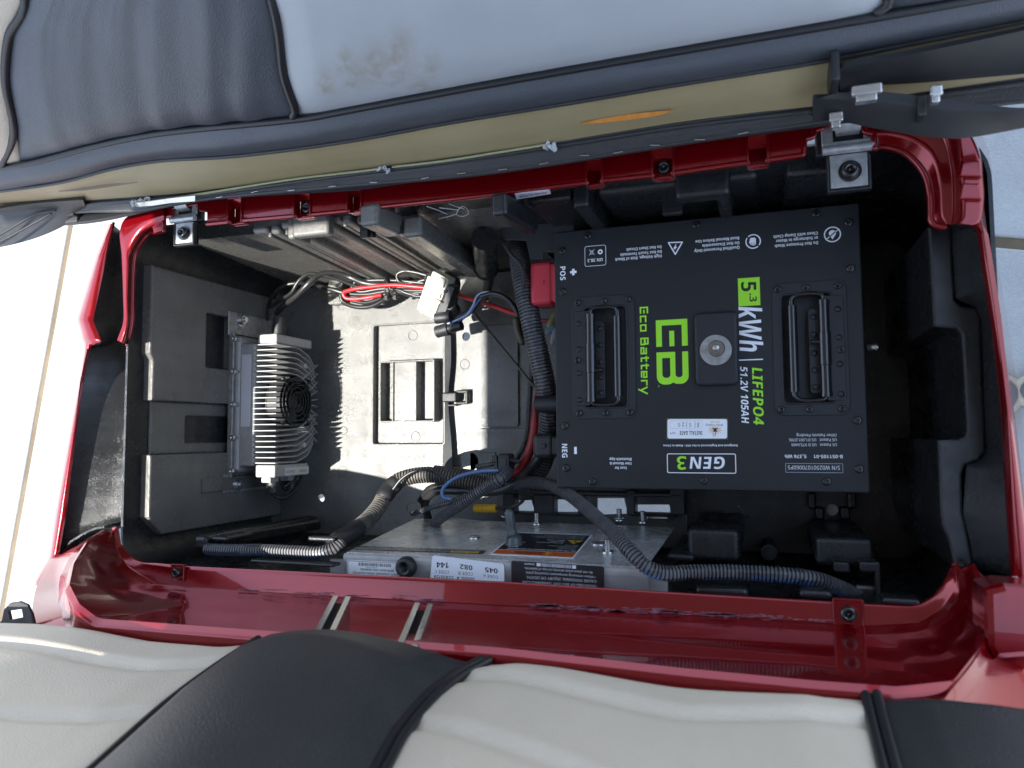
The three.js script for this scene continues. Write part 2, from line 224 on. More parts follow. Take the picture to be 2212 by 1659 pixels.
// ---------------------------------------------------------------- golf cart: red body, black compartment, hinges, roof
const cart = thing('golf_cart', 'red golf cart body with its black compartment under the seat open', 'golf cart', V(-0.36, GY, 0));
const FL = -0.38;                                     // compartment floor
const zB = -0.318;                                    // plane of the rear-of-frame red flange
{
  // flange with notches and pocket openings
  const low = [[447, 483], [495, 478], [522, 475], [637, 465], [670, 462], [752, 454], [780, 450], [1071, 418], [1267, 393], [1300, 389], [1409, 377], [1454, 372], [1615, 349], [1658, 344], [1735, 333], [1738, 299], [1757, 293], [1760, 280], [1775, 276], [1866, 266], [1868, 283], [1888, 287], [1890, 318]];
  const pk = [[495, 430, 522, 477], [637, 413, 670, 463], [752, 403, 780, 451], [1267, 345, 1300, 393], [1409, 320, 1454, 376], [1615, 294, 1658, 349]];
  const P = (u, v) => XZ(at(u, v, 0));
  const yTop = 0.036; const upper = [[1890, 225], [1775, 238], [1475, 282], [1071, 344], [737, 378], [447, 404]].map(([u, v]) => P(u, v)); const x0 = P(...low[0])[0], x1 = P(...low[low.length - 1])[0];
  const out = []; low.forEach(([u, v], i) => { const h = pk.find((k) => k[0] === u), g = pk.find((k) => k[2] === u); if (h) { const q = P(u, v); out.push(q, [q[0], P(h[0], h[1])[1]]); } else if (g) { const q = P(u, v); out.push([q[0], P(g[2], g[1])[1]], q); } else { const q = P(u, v); out.push(q); } });
  const geos = [slabY([...out, ...upper], 0, 0.005, 0.0008)];
  geos.push(slabY([[447, 404], [447, 458], [430, 456], [426, 442], [372, 452], [370, 465], [353, 467], [353, 497], [332, 504], [318, 440]].map(([u, v]) => P(u, v)), 0, 0.005, 0.0008));
  // bright rolled lip along the lower edge
  const lip = (pts) => tube(pts.map(([u, v]) => at(u, v, 0).add(V(0, -0.0015, 0.0005))), 0.0034, { lin: true, n: 8, seg: pts.length * 10 });
  geos.push(lip(low.slice(0, 2)), lip(low.slice(2, 4)), lip(low.slice(4, 6)), lip(low.slice(6, 9)), lip([[1300, 389], [1409, 377]]), lip([[1454, 372], [1615, 349]]), lip([[1658, 344], [1735, 333], [1738, 299], [1757, 293], [1760, 280], [1775, 276]]), lip([[1866, 266], [1868, 283], [1888, 287], [1890, 318]]), lip([[370, 465], [353, 467], [353, 497]]));
  // left corner patch, inner strip
  geos.push(sheet([[[352, 446], [310, 449], [285, 462], [267, 476], [259, 500], [263, 553], [266, 640], [266, 696], [253, 735]].map(([u, v]) => at(u, v, 0.005)),
    [[354, 470], [330, 482], [305, 500], [291, 520], [280, 545], [278, 580], [276, 640], [275, 700], [264, 740]].map(([u, v]) => at(u, v, 0.004)),
    [[353, 497], [336, 503], [320, 508], [302, 530], [293, 548], [289, 580], [287, 640], [285, 700], [276, 745]].map(([u, v]) => at(u, v, -0.02))], { nu: 60, nv: 6, linV: false, thick: 0.004 }));
  geos.push(tube([[353, 497], [336, 503], [320, 508], [302, 530], [293, 548], [289, 580], [287, 640], [285, 700], [276, 745]].map(([u, v]) => at(u, v, -0.02)), 0.0038, { seg: 60 }));
  // left outer strip and side
  const so = [[240, 483], [213, 553], [173, 690], [180, 713], [187, 742], [178, 800], [157, 920], [125, 1106], [110, 1206], [80, 1265]], si = [[249, 481], [231, 553], [201, 692], [213, 722], [219, 738], [196, 748], [180, 820], [144, 1106], [128, 1199], [150, 1240]];
  const row = (a, y, dx = 0) => a.map(([u, v], i) => { const p = at(u, v, typeof y === 'function' ? y(i) : y); p.x += dx; return p; });
  geos.push(sheet([row(si, -0.012), row(si, 0), row(so, 0), row(so, -0.03, -0.012), row(so, -0.52, -0.02)], { nu: 90, lin: true, thick: 0.004 }));
  // right strip, right corner
  const ri = [[2095, 487], [2110, 503], [2118, 553], [2138, 686], [2161, 886], [2173, 1106], [2183, 1245]], ro = [[2124, 440], [2132, 500], [2138, 553], [2165, 720], [2195, 920], [2216, 1106], [2236, 1280]];
  geos.push(sheet([row(ri, -0.012), row(ri, 0.0), row(ri, 0.012, 0.006), row(ro, 0.012, -0.004), row(ro, 0), row(ro, -0.52, 0.01)], { nu: 60, lin: true, thick: 0.004 }));
  const c0 = [[1890, 318], [1918, 318], [1958, 333], [1995, 373], [2008, 417], [2010, 450], [2012, 478], [2022, 488], [2041, 490]], c1 = [[1889, 290], [1925, 290], [1972, 300], [2012, 330], [2030, 390], [2034, 440], [2036, 468], [2040, 478], [2044, 484]], c2 = [[1889, 262], [1930, 258], [1985, 262], [2034, 290], [2056, 360], [2060, 420], [2060, 455], [2058, 474], [2056, 484]], c3 = [[1890, 240], [1950, 240], [2030, 246], [2062, 262], [2072, 330], [2076, 400], [2078, 440], [2076, 470], [2070, 482]], c4 = [[1890, 238], [1960, 236], [2070, 250], [2098, 292], [2116, 335], [2122, 390], [2124, 430], [2116, 480], [2100, 486]];
  geos.push(sheet([row(c0, -0.02), row(c1, -0.008), row(c2, -0.006), row(c3, 0.022), row(c4, 0.022), row(c4, -0.3, 0.012)], { nu: 60, nv: 5, thick: 0.004 }), tube(row(c0, -0.02), 0.0038, { seg: 60 }));
  for (const [v0, v1] of [[345, 383], [395, 432]]) geos.push(slabY([[2078, v0], [2116, v0 + 1], [2121, v1], [2070, v1 - 1]].map(([u, v]) => XZ(at(u, v, 0.027))), 0.028, 0.008, 0.002));
  // front rail and the wall that rises behind it
  const rin = [[256, 1140], [262, 1175], [284, 1202], [310, 1214], [367, 1219], [403, 1223], [737, 1239], [1104, 1257], [1475, 1280], [1798, 1299], [1861, 1303], [1975, 1308], [2010, 1292], [2037, 1262], [2050, 1228]];
  const rdg = [[246, 1138], [250, 1180], [272, 1222], [333, 1262], [420, 1270], [500, 1275], [737, 1289], [1104, 1308], [1475, 1327], [1798, 1346], [1880, 1352], [1985, 1345], [2035, 1315], [2066, 1270], [2065, 1218]];
  const top = [[226, 1144], [192, 1165], [160, 1215], [150, 1262], [172, 1305], [213, 1336], [737, 1374], [1084, 1399], [1475, 1443], [1760, 1470], [1941, 1483], [2060, 1470], [2118, 1396], [2126, 1300], [2094, 1217]];
  const hy = (i) => [0.03, 0.07, 0.13, 0.17, 0.19, 0.19, 0.19, 0.19, 0.19, 0.19, 0.19, 0.17, 0.12, 0.06, 0.02][i], hm = (i) => [0.008, 0.01, 0.01, 0.008, 0.006, 0.006, 0.006, 0.006, 0.006, 0.006, 0.006, 0.006, 0.008, 0.01, 0.01][i];
  const A = row(rin, (i) => -0.012), B = row(rin, 0), C = row(rdg, hm), E2 = row(top, hy);
  const fil = C.map((p, i) => p.clone().lerp(E2[i], 0.14).add(V(0, -0.004, 0.004))), mid = C.map((p, i) => p.clone().lerp(E2[i], 0.55).add(V(0, -0.004, 0.006)));
  geos.push(sheet([A, B, C.map((p, i) => p.clone().lerp(B[i], 0.12)), C, fil, mid, E2], { nu: 140, nv: 5, thick: 0.004, lin: true }));
  const bk = E2.map((p, i) => V(p.x, Math.max(p.y, 0.05) + 0.006, p.z + 0.014)), bk2 = E2.map((p, i) => V(p.x < -0.8 ? p.x - 0.03 * Math.max(0, 4 - i) / 4 : p.x + (i > 11 ? 0.02 : 0), p.y + 0.008, i < 3 || i > 12 ? p.z + 0.02 : 0.42));
  geos.push(sheet([E2, bk.map((p, i) => E2[i].clone().lerp(p, 0.5).add(V(0, 0.003, 0))), bk, bk2], { nu: 140, lin: true, thick: 0.004, nv: 3 }));
  // left corner block and right corner block beside the rail
  const wl = [[128, 1199], [160, 1160], [200, 1142]], wl2 = [[152, 1250], [165, 1205], [195, 1163]];
  geos.push(sheet([[[110, 1206], [79, 1268], [66, 1353], [60, 1420]].map(([u, v], i) => at(u, v, [0, 0.078, 0.168, 0.194][i])), [[128, 1199], [125, 1266], [140, 1335], [170, 1420]].map(([u, v], i) => at(u, v, [0.002, 0.088, 0.171, 0.196][i])), [[196, 1163], [152, 1250], [172, 1305], [240, 1400]].map(([u, v], i) => at(u, v, [0.05, 0.12, 0.172, 0.197][i]))], { nu: 30, nv: 8, linV: false }));
  geos.push(sheet([[[110, 1206], [79, 1268], [66, 1353], [60, 1420]].map(([u, v], i) => at(u, v, [0, 0.078, 0.168, 0.194][i])), [[110, 1206], [79, 1268], [66, 1353], [60, 1420]].map(([u, v], i) => at(u, v, [0, 0.078, 0.168, 0.194][i]).add(V(-0.012, -0.3, 0)))], { nu: 20 }));
  geos.push(sheet([[[2094, 1217], [2126, 1290], [2120, 1396], [2040, 1510]].map(([u, v], i) => at(u, v, [0.02, 0.065, 0.12, 0.197][i])), [[2130, 1248], [2150, 1300], [2150, 1396], [2130, 1520]].map(([u, v], i) => at(u, v, [0.03, 0.07, 0.10, 0.16][i])), [[2183, 1245], [2225, 1300], [2240, 1396], [2260, 1540]].map(([u, v], i) => at(u, v, [0.01, 0.06, 0.09, 0.13][i]))], { nu: 30, nv: 8, linV: false }));
  geos.push(slabY([[2128, 1272], [2170, 1262], [2240, 1268], [2250, 1420], [2150, 1428], [2132, 1400]].map(([u, v]) => XZ(at(u, v, 0.115))), 0.115, 0.05, 0.006));
  part('body_shell', geos, M.red, cart);
  // recessed pockets in the flange
  pk.forEach(([a, b, c, d], i) => {
    const p = at(a, b, 0), q = at(c, d, 0), w = q.x - p.x, scr = i === 1 || i === 4, x = (p.x + q.x) / 2, dep = 0.013, t = 0.0022;
    const g = [boxAB(p.x - t, p.x + t * 0.4, -dep, 0.0026, p.z, q.z + 0.002, 0.0011), boxAB(q.x - t * 0.4, q.x + t, -dep, 0.0026, p.z, q.z + 0.002, 0.0011), boxAB(p.x, q.x, -dep - 0.003, -dep, p.z - 0.002, q.z + 0.003, 0.001), boxAB(p.x - t, q.x + t, -dep - 0.002, -dep + 0.006, q.z - 0.002, q.z + 0.002, 0.0014), boxAB(p.x - t, q.x + t, -0.003, 0.0026, p.z - 0.002, p.z + 0.0012, 0.0011)];
    g.push(box(w, 0.002, dep * 1.25, 0, 0, 0, 0.0005).rotateX(0.8).translate(x, -dep * 0.5, p.z + dep * 0.42));
    const m = part('recessed_pocket', g, M.red, cart);
    if (scr) part('screw', T(torx(Math.min(0.0085, w * 0.4), 0.006), x, -dep, (p.z + q.z) / 2 + 0.004), M.gloss, m);
  });
  // screws in the front rail
  for (const [u, v, sz] of [[386, 1236, 0.62], [1832, 1324, 0.8]]) {
    const p = at(u, v, 0.004), m = part('screw_recess', [join([0, 1, 2, 3].map((k) => { const a = k * Math.PI / 2; return box(k % 2 ? 0.003 : 0.036, 0.005, k % 2 ? 0.036 : 0.003, Math.sin(a) * 0.0175, 0.001, Math.cos(a) * 0.0175, 0.0013); })), box(0.034, 0.003, 0.034, 0, 0.0005, 0)].map((g) => T(g.scale(sz, 1, sz), p.x, p.y, p.z)), M.red, cart);
    part('screw', T(torx(0.0085 * (sz + 0.2), 0.008), p.x, p.y + 0.001, p.z), M.gloss, m);
  }
  // scuffs worn into the rail paint
  const scuff = (pts, wd) => { const a = [], b = []; pts.forEach(([u, v], i) => { const w = wd * (i % (pts.length - 1) ? 0.5 + rnd() : 0.1); const p = at(u, v, 0.0085), dd = 0.0007 * w; a.push(p.clone().add(V(0, 0.0002, -dd))); b.push(p.clone().add(V(0, 0.0002, dd))); }); return sheet([a, b], { nu: 10, thick: 0.0003 }); };
  const ridge = [[420, 1270], [500, 1275], [737, 1289], [1104, 1307], [1475, 1325], [1798, 1344], [1880, 1350]], vAt = (u) => { let k = 1; while (k < ridge.length - 1 && ridge[k][0] < u) k++; const [a, b] = [ridge[k - 1], ridge[k]]; return a[1] + (b[1] - a[1]) * (u - a[0]) / (b[0] - a[0]); };
  const marks = []; for (let i = 0; i < 150; i++) { const band = [[480, 940, 26], [1140, 1480, 74], [1440, 1790, 50]][i < 26 ? 0 : i < 100 ? 1 : 2], c0 = band[0] + (band[1] - band[0]) * rnd(), l = 8 + 70 * rnd() * rnd(), off = (rnd() + rnd() - 1) * 7 - 2, wv = 0.4 + 1.3 * rnd() * rnd(); marks.push(scuff([0, 0.25, 0.5, 0.75, 1].map((t) => [c0 + l * (t - 0.5), vAt(c0 + l * (t - 0.5)) + off + (rnd() - 0.5) * 0.8]), wv)); }
  part('scuff_mark', marks, mat({ map: rep(mapped([0.42, 0.20, 0.26], [0.68, 0.50, 0.56], 101, 20), 8), roughness: 0.8 }), cart);
}
const tubParts = {};
{
  // floor with openings to the ground
  const f = (u, v) => XZ(at(u, v, FL)); const xs = f(1482, 1090)[0], fl = [[xs, -0.315], [xs, 0.2], [-0.935, 0.2], [-0.935, -0.315]];
  const hole = (a) => a.map(([u, v]) => f(u, v));
  const holes = [hole([[1106, 1082], [1148, 1080], [1155, 1104], [1106, 1106]]), hole([[1192, 1078], [1248, 1080], [1254, 1106], [1194, 1106]]), hole([[1290, 1076], [1348, 1076], [1356, 1110], [1290, 1112]]), hole([[1368, 1090], [1446, 1090], [1449, 1109], [1370, 1109]])];
  const c = f(694, 1076); holes.push(Array.from({ length: 16 }, (_, i) => [c[0] + 0.0075 * Math.cos(i * Math.PI / 8), c[1] + 0.0075 * Math.sin(i * Math.PI / 8)])); const c2 = f(1007, 727); holes.push(Array.from({ length: 16 }, (_, i) => [c2[0] + 0.008 * Math.cos(i * Math.PI / 8), c2[1] + 0.008 * Math.sin(i * Math.PI / 8)]));
  const tub = [], flo = [slabY(fl, FL, 0.006, 0, holes)];
  // walls: two loops joined
  const loop = (x0, z0, x1, z1, r, y) => { const q = rrect(x0, z0, x1, z1, r, 8).map(([x, z]) => V(x, y, z)); q.push(q[0].clone()); return q; };
  tub.push(sheet([loop(-0.927, -0.322, 0.232, 0.199, 0.055, -0.016), loop(-0.927, -0.320, 0.232, 0.199, 0.055, -0.05), loop(-0.922, -0.306, 0.228, 0.196, 0.05, FL + 0.02), loop(-0.91, -0.296, 0.224, 0.190, 0.045, FL)], { nu: 240, nv: 4, lin: true, thick: -0.004 }));
  // left wall: proud panels with a lower channel between them
  const X = -0.906, w = (u, v) => ZY(atX(u, v, X)), z = (v) => atX(323, v, X).z;
  const tubLit = [];  // left and back-left panels, in the tub colour lightened for bounced light
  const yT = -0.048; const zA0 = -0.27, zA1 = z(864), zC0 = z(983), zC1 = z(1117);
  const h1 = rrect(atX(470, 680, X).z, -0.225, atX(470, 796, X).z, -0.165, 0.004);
  tubLit.push(slabX([[zA0, FL], [zA1, FL], [zA1, yT], [z(776), yT], [z(762), yT + 0.006], [zA0, yT + 0.006]], X, 0.026, 0.003, [h1]));
  tubLit.push(slabX([[zC0, FL], [zC1 + 0.03, FL], [zC1 + 0.03, yT - 0.03], [zC1, yT], [zC0, yT]], X, 0.022, 0.003));
  tubLit.push(slabX([[zA1, FL], [zC0, FL], [zC0, yT - 0.012], [zA1, yT - 0.012]], X - 0.013, 0.018, 0.003, [rrect(atX(392, 897, X).z, -0.24, atX(392, 957, X).z, -0.135, 0.003)]));
  tubLit.push(slabX(rrect(zA1 - 0.02, -0.3, zC0 + 0.02, -0.1, 0.004), X - 0.034, 0.004), boxAB(X - 0.02, X + 0.004, FL, -0.16, atX(480, 1030, X).z, atX(480, 1060, X).z));
  // gutter between the wall top and the red strip
  const gi = [[244, 485], [228, 553], [200, 694], [214, 724], [220, 742], [196, 750], [180, 820], [144, 1106], [128, 1199]], go = [[262, 500], [266, 553], [266, 696], [258, 735], [262, 752], [268, 775], [280, 870], [292, 1106], [262, 1140]];
  tub.push(sheet([gi.map(([u, v]) => at(u, v, -0.008)), gi.map(([u, v]) => at(u, v, -0.012)), go.map(([u, v]) => at(u, v, -0.06)), go.map(([u, v]) => at(u + 30, v, -0.062))], { nu: 80, lin: true, nv: 2, thick: 0.003 }));
  tub.push(sheet([[[128, 1199], [150, 1175], [200, 1146], [228, 1140]].map(([u, v]) => at(u, v, -0.01)), [[262, 1120], [270, 1125], [275, 1135], [280, 1142]].map(([u, v]) => at(u, v, -0.06))], { nu: 20 }));
  // back wall ribs, left half (x of the top end, width, proud, top y, bottom y)
  const bx = (u, v, zz = -0.3) => atZ(u, v, zz).x;
  const rib = (x, wd, pr, y0 = -0.05, y1 = FL) => box(wd, y0 - y1, pr * 2, x, (y0 + y1) / 2, -0.314 + 0.022 * (-(y0 + y1) / 2 - 0.05) / 0.33, 0.005).rotateX(0);
  const lean = Math.atan(0.02 / 0.33); const ribs = (x, wd, pr, y0 = -0.05, y1 = FL) => { const g = box(wd, y0 - y1, pr * 2, 0, 0, 0, Math.min(0.006, wd / 3)); g.rotateX(-lean * -1 * 0); const t = (-(y0 + y1) / 2 - 0.05) / 0.33; return g.rotateX(-0.045).translate(x, (y0 + y1) / 2, -0.318 + 0.016 * t); };
  for (const [u, wd, pr, y0] of [[470, 0.030, 0.008, -0.06], [515, 0.018, 0.012, -0.06], [560, 0.022, 0.009, -0.05], [700, 0.014, 0.008, -0.05], [728, 0.016, 0.012, -0.05], [488, 0.006, 0.013, -0.07], [538, 0.006, 0.012, -0.07], [645, 0.008, 0.010, -0.06], [714, 0.006, 0.013, -0.06], [752, 0.007, 0.010, -0.06]]) tubLit.push(ribs(bx(u, 480), wd, pr, y0));
  tubLit.push(boxAB(bx(596, 480), bx(688, 476), -0.052, -0.034, -0.33, -0.288, 0.005), boxAB(bx(596, 480), bx(622, 500), -0.085, -0.04, -0.33, -0.288, 0.005), ribs(bx(610, 500), 0.02, 0.014, -0.09), ribs(bx(670, 480), 0.018, 0.014, -0.05));
  tubLit.push(boxAB(bx(776, 455), bx(808, 455), -0.06, -0.034, -0.33, -0.290, 0.006), boxAB(bx(845, 488), bx(897, 488), -0.098, -0.078, -0.33, -0.289, 0.006));
  { const a = atZ(800, 465, -0.295), b = atZ(850, 488, -0.295), c = atZ(893, 490, -0.29), d = atZ(1030, 580, -0.285); for (const [p, q] of [[a, b], [c, d]]) { const g = box(0.03, p.distanceTo(q) + 0.01, 0.03, 0, 0, 0, 0.006); orient(g, p.clone().sub(q), p.clone().lerp(q, 0.5)); tubLit.push(g); } }
  // clips on the back wall
  for (const [u, v] of [[795, 500], [868, 492]]) { const p = atZ(u, v, -0.292); tub.push(box(0.022, 0.012, 0.02, p.x, p.y, p.z, 0.003), box(0.012, 0.004, 0.012, p.x, p.y + 0.009, p.z + 0.006, 0.001)); }
  // right half of the back wall
  tub.push(boxAB(bx(1070, 430), bx(1112, 428), -0.055, -0.03, -0.34, -0.285, 0.006), boxAB(bx(1115, 425), bx(1215, 412), FL, -0.05, -0.34, -0.303, 0.006), boxAB(bx(1212, 405), bx(1250, 400), FL, -0.045, -0.34, -0.29, 0.006));
  { const p = atZ(1076, 440, -0.285), q = atZ(1148, 485, -0.285); const g = box(0.022, p.distanceTo(q), 0.03, 0, 0, 0, 0.006); orient(g, p.clone().sub(q), p.clone().lerp(q, 0.5)); tub.push(g); }
  tub.push(boxAB(bx(1255, 395), bx(1640, 350), FL, -0.06, -0.35, -0.306, 0.01), boxAB(bx(1448, 390), bx(1575, 372), -0.075, -0.05, -0.33, -0.288, 0.008), boxAB(bx(1540, 390), bx(1575, 380), -0.16, -0.06, -0.33, -0.288, 0.008), boxAB(bx(1700, 340), bx(1880, 320), -0.30, -0.05, -0.34, -0.30, 0.008));
  tub.push(boxAB(bx(1420, 440), bx(1470, 440), -0.15, -0.14, -0.33, -0.296, 0.004));
  // right wall: stepped ledge with a wide notch
  const L = [[2004, 490], [2008, 553], [2016, 706], [2066, 711], [2076, 722], [2079, 760], [2088, 930], [2083, 942], [2070, 948], [2025, 950], [2027, 1000], [2030, 1106], [2034, 1135], [2046, 1165], [2062, 1225]], R = [[2104, 1225], [2093, 1165], [2080, 1106], [2078, 1024], [2086, 1004], [2115, 995], [2130, 976], [2118, 685], [2108, 665], [2078, 660], [2064, 648], [2058, 553], [2056, 486]];
  tub.push(slabY([...L, ...R].map(([u, v]) => XZ(at(u, v, -0.05))), -0.05, 0.33, 0.003));
  const rt = [[2060, 486], [2095, 487], [2110, 503], [2118, 553], [2128, 620], [2138, 686], [2161, 886], [2168, 1000], [2172, 1050], [2175, 1130], [2179, 1190], [2183, 1245]], rb = [[2056, 490], [2057, 520], [2058, 553], [2064, 646], [2106, 664], [2118, 690], [2130, 976], [2112, 997], [2087, 1004], [2080, 1106], [2093, 1165], [2104, 1225]];
  tub.push(sheet([rt.map(([u, v]) => at(u, v, -0.010)), rb.map(([u, v]) => at(u, v, -0.051))], { nu: 90, nv: 4, lin: true, thick: 0.003 }));
  for (const [u, v] of [[2035, 595], [2058, 978]]) { const p = at(u, v, -0.05); tub.push(cyl(0.0085, 0.0012, p.x, p.y, p.z, 20)); }
  tub.push(sheet([[[2183, 1245], [2150, 1262], [2120, 1240], [2100, 1220]].map(([u, v]) => at(u, v, -0.005)), [[2183, 1245], [2150, 1262], [2120, 1240], [2100, 1220]].map(([u, v]) => at(u, v, -0.005).add(V(0, -0.2, 0)))], { nu: 20 }));
  // front wall blocks, right half
  const fz = (u, v, y) => at(u, v, y);
  const blk = (u0, v0, u1, v1, y, d, r = 0.004) => { const p = at(u0, v0, y), q = at(u1, v1, y); return boxAB(p.x, q.x, y - d, y, p.z, q.z, r); };
  tub.push(blk(1484, 1140, 1600, 1216, -0.16, 0.22, 0.008), blk(1440, 1195, 1500, 1215, -0.14, 0.2, 0.008), blk(1760, 1158, 1892, 1230, -0.17, 0.2, 0.008), blk(1800, 1212, 1838, 1240, -0.13, 0.03), blk(1856, 1212, 1905, 1240, -0.13, 0.03), blk(1888, 1212, 1906, 1296, -0.13, 0.03), blk(1500, 1262, 1620, 1300, -0.06, 0.05, 0.008), blk(1725, 1272, 1800, 1300, -0.04, 0.03, 0.006), blk(1905, 1290, 1990, 1312, -0.03, 0.03, 0.006), blk(1745, 1064, 1764, 1100, -0.36, 0.03), blk(1830, 1064, 1852, 1100, -0.36, 0.03), blk(1760, 1095, 1782, 1124, -0.36, 0.03), blk(1815, 1095, 1838, 1124, -0.36, 0.03));
  tub.push(blk(540, 1208, 720, 1226, -0.03, 0.02, 0.004), blk(664, 1158, 722, 1171, -0.045, 0.012, 0.003), blk(415, 1156, 445, 1192, -0.06, 0.3, 0.008), blk(455, 1158, 490, 1172, -0.06, 0.06, 0.006));
  { const p = at(460, 1172, -0.08), q = at(690, 1132, -0.3); const g = box(0.012, p.distanceTo(q), 0.018, 0, 0, 0, 0.005); orient(g, p.clone().sub(q), p.clone().lerp(q, 0.5)); tub.push(g); }
  tub.push(slabY([[xs + 0.0005, -0.315], [0.23, -0.315], [0.23, 0.2], [xs + 0.0005, 0.2]], FL, 0.006, 0));
  part('compartment_tub', tub, M.tub, cart, { label: 'black moulded plastic compartment with ribbed walls' });
  tubLit.push(sheet([[V(-0.872, -0.03, -0.3175), V(-0.335, -0.03, -0.3175)], [V(-0.872, -0.05, -0.3165), V(-0.335, -0.05, -0.3165)], [V(-0.872, FL, -0.296), V(-0.335, FL, -0.296)]], { nu: 30, nv: 4, lin: true, thick: 0.002 }));
  part('wall_panel', tubLit, M.tubLit, cart, { label: 'grey wall panels and ribs lightened in colour for bounced light at the left of the compartment' });
  // floor relief
  const ring = (u, v, r) => { const p = at(u, v, FL); return new THREE.TorusGeometry(r, 0.0007, 6, 28).rotateX(Math.PI / 2).translate(p.x, FL + 0.0002, p.z); };
  for (const [u, v, r] of [[892, 725, 0.009], [1004, 787, 0.009], [1088, 810, 0.009], [898, 943, 0.009], [740, 1017, 0.009], [742, 930, 0.008], [738, 560 + 100, 0.008], [1086, 980, 0.01], [890, 1098, 0.011], [862, 801, 0.007], [884, 835, 0.008]]) flo.push(ring(u, v, r));
  const fr = (u0, v0, u1, v1, h, t) => { const p = f(u0, v0), q = f(u1, v1); return slabY(rrect(p[0], p[1], q[0], q[1], 0.006), FL + h, h, 0.001, t ? [rrect(p[0] + t, p[1] + t, q[0] - t, q[1] - t, 0.004)] : []); };
  flo.push(fr(812, 703, 968, 962, 0.014, 0.003), fr(1040, 704, 1122, 922, 0.005), fr(1034, 926, 1160, 1020, 0.006), fr(722, 612, 752, 660, 0.022));
  { const p = at(1016, 997, FL + 0.004); flo.push(cyl(0.017, 0.008, p.x, p.y, p.z, 24), boxAB(p.x, p.x + 0.05, FL, FL + 0.008, p.z - 0.017, p.z + 0.017)); }
  part('compartment_floor', flo, M.floor, cart, { label: 'dust-covered grey moulded floor of the compartment' });
  { const h = 0.024, y = FL + h, p = at(820, 781, y), q = at(938, 911, y), a = at(847, 790, y), b = at(899, 790, y), t = 0.0025;
    const g = [slabY(rrect(p.x, p.z, q.x, q.z, 0.003), y, h, 0.0006, [rrect(p.x + t, p.z + t, q.x - t, q.z - t, 0.002)]), boxAB(a.x, a.x + t, FL, y, p.z + t, q.z - t, 0.0005), boxAB(b.x - t, b.x, FL, y, p.z + t, q.z - t, 0.0005), boxAB(a.x + t, b.x - t, FL, y - 0.004, p.z + t, q.z - t, 0.001)];
    part('slotted_box', g, M.floor, cart); }
  // lattice tray under the battery's front edge
  const lat = []; const bar = (u0, v0, u1, v1, y = -0.33, d = 0.03) => lat.push(blk(u0, v0, u1, v1, y, d, 0.003));
  bar(1085, 1066, 1110, 1112); bar(1152, 1068, 1196, 1112); bar(1247, 1066, 1262, 1114); bar(1352, 1058, 1372, 1114); bar(1446, 1052, 1480, 1114); bar(1085, 1058, 1480, 1076); bar(1100, 1106, 1262, 1116); bar(1360, 1108, 1460, 1118);
  part('floor_lattice', lat, M.blackPl, cart);
  // bolt and disc on the dark floor
  { const p = at(1661, 1193, -0.3); part('floor_bolt', [cyl(0.0115, 0.003, p.x, -0.3, p.z), cyl(0.0075, 0.010, p.x, -0.295, p.z, 6), cyl(0.0045, 0.015, p.x, -0.293, p.z, 12), cyl(0.011, 0.078, p.x, -0.34, p.z)], mat({ color: lin(0.05, 0.052, 0.05), metalness: 0.4, roughness: 0.5 }), cart); const q = at(1797, 1101, FL + 0.006); part('round_plug', cyl(0.0085, 0.012, q.x, q.y - 0.004, q.z), M.cast, cart); part('frame_strip', blk(1852, 1266, 1904, 1284, -0.16, 0.01, 0.001), M.cast, cart); }
  part('bracket_plate', [slabY([[1085, 470], [1128, 466], [1140, 485], [1200, 480], [1240, 470], [1240, 545], [1174, 545], [1174, 560], [1145, 560], [1136, 520], [1085, 517]].map(([u, v]) => XZ(at(u, v, -0.165))), -0.165, 0.004, 0.001), tube(PX(-0.165, [1083, 515], [1100, 545], [1128, 578], [1130, 622]), 0.0028), boxAB(at(1083, 470, -0.165).x, at(1088, 470, -0.165).x, -0.18, -0.165, at(1083, 470, -0.165).z, at(1083, 515, -0.165).z)], M.blackPl, cart);
  { const p = atZ(1046, 520, -0.29), q = atZ(1050, 580, -0.275); part('drain_post', [orient(cyl(0.019, p.distanceTo(q) + 0.02), p.clone().sub(q), p.clone().lerp(q, 0.5)), orient(cyl(0.021, 0.004), p.clone().sub(q), q)], M.tub, cart); }
  // sticker with a bar code, and chalk letters on the back wall
  const tx = canvasTex(256, 48, (x, w, h) => { x.fillStyle = '#e9e6f2'; x.fillRect(0, 0, w, h); x.fillStyle = '#222'; let i = 24; while (i < 230) { const b = 1 + Math.floor(rnd() * 4); x.fillRect(i, 22, b, 16); i += b + 1 + Math.floor(rnd() * 3); } x.font = '11px sans-serif'; x.fillText('03887151 044 36', 40, 18); });
  decal('barcode_label', [[1112, 418], [1187, 409], [1190, 418], [1116, 430]].map(([u, v]) => atZ(u, v, -0.3018)), tx, cart);
  part('chalk_mark', [[[1012, 457], [1006, 449], [1000, 446], [994, 449], [989, 456], [986, 462], [990, 466], [1000, 467], [1010, 463], [1012, 457]], [[987, 462], [972, 467], [948, 473]], [[990, 454], [975, 452], [950, 449]], [[966, 463], [948, 455], [922, 446]], [[1003, 452], [985, 446], [970, 440]]].map((l) => tube(l.map(([u, v]) => atZ(u, v, -0.3095)), 0.0007, { n: 5 })), mat({ color: lin(0.7, 0.72, 0.75), roughness: 0.9 }), cart);
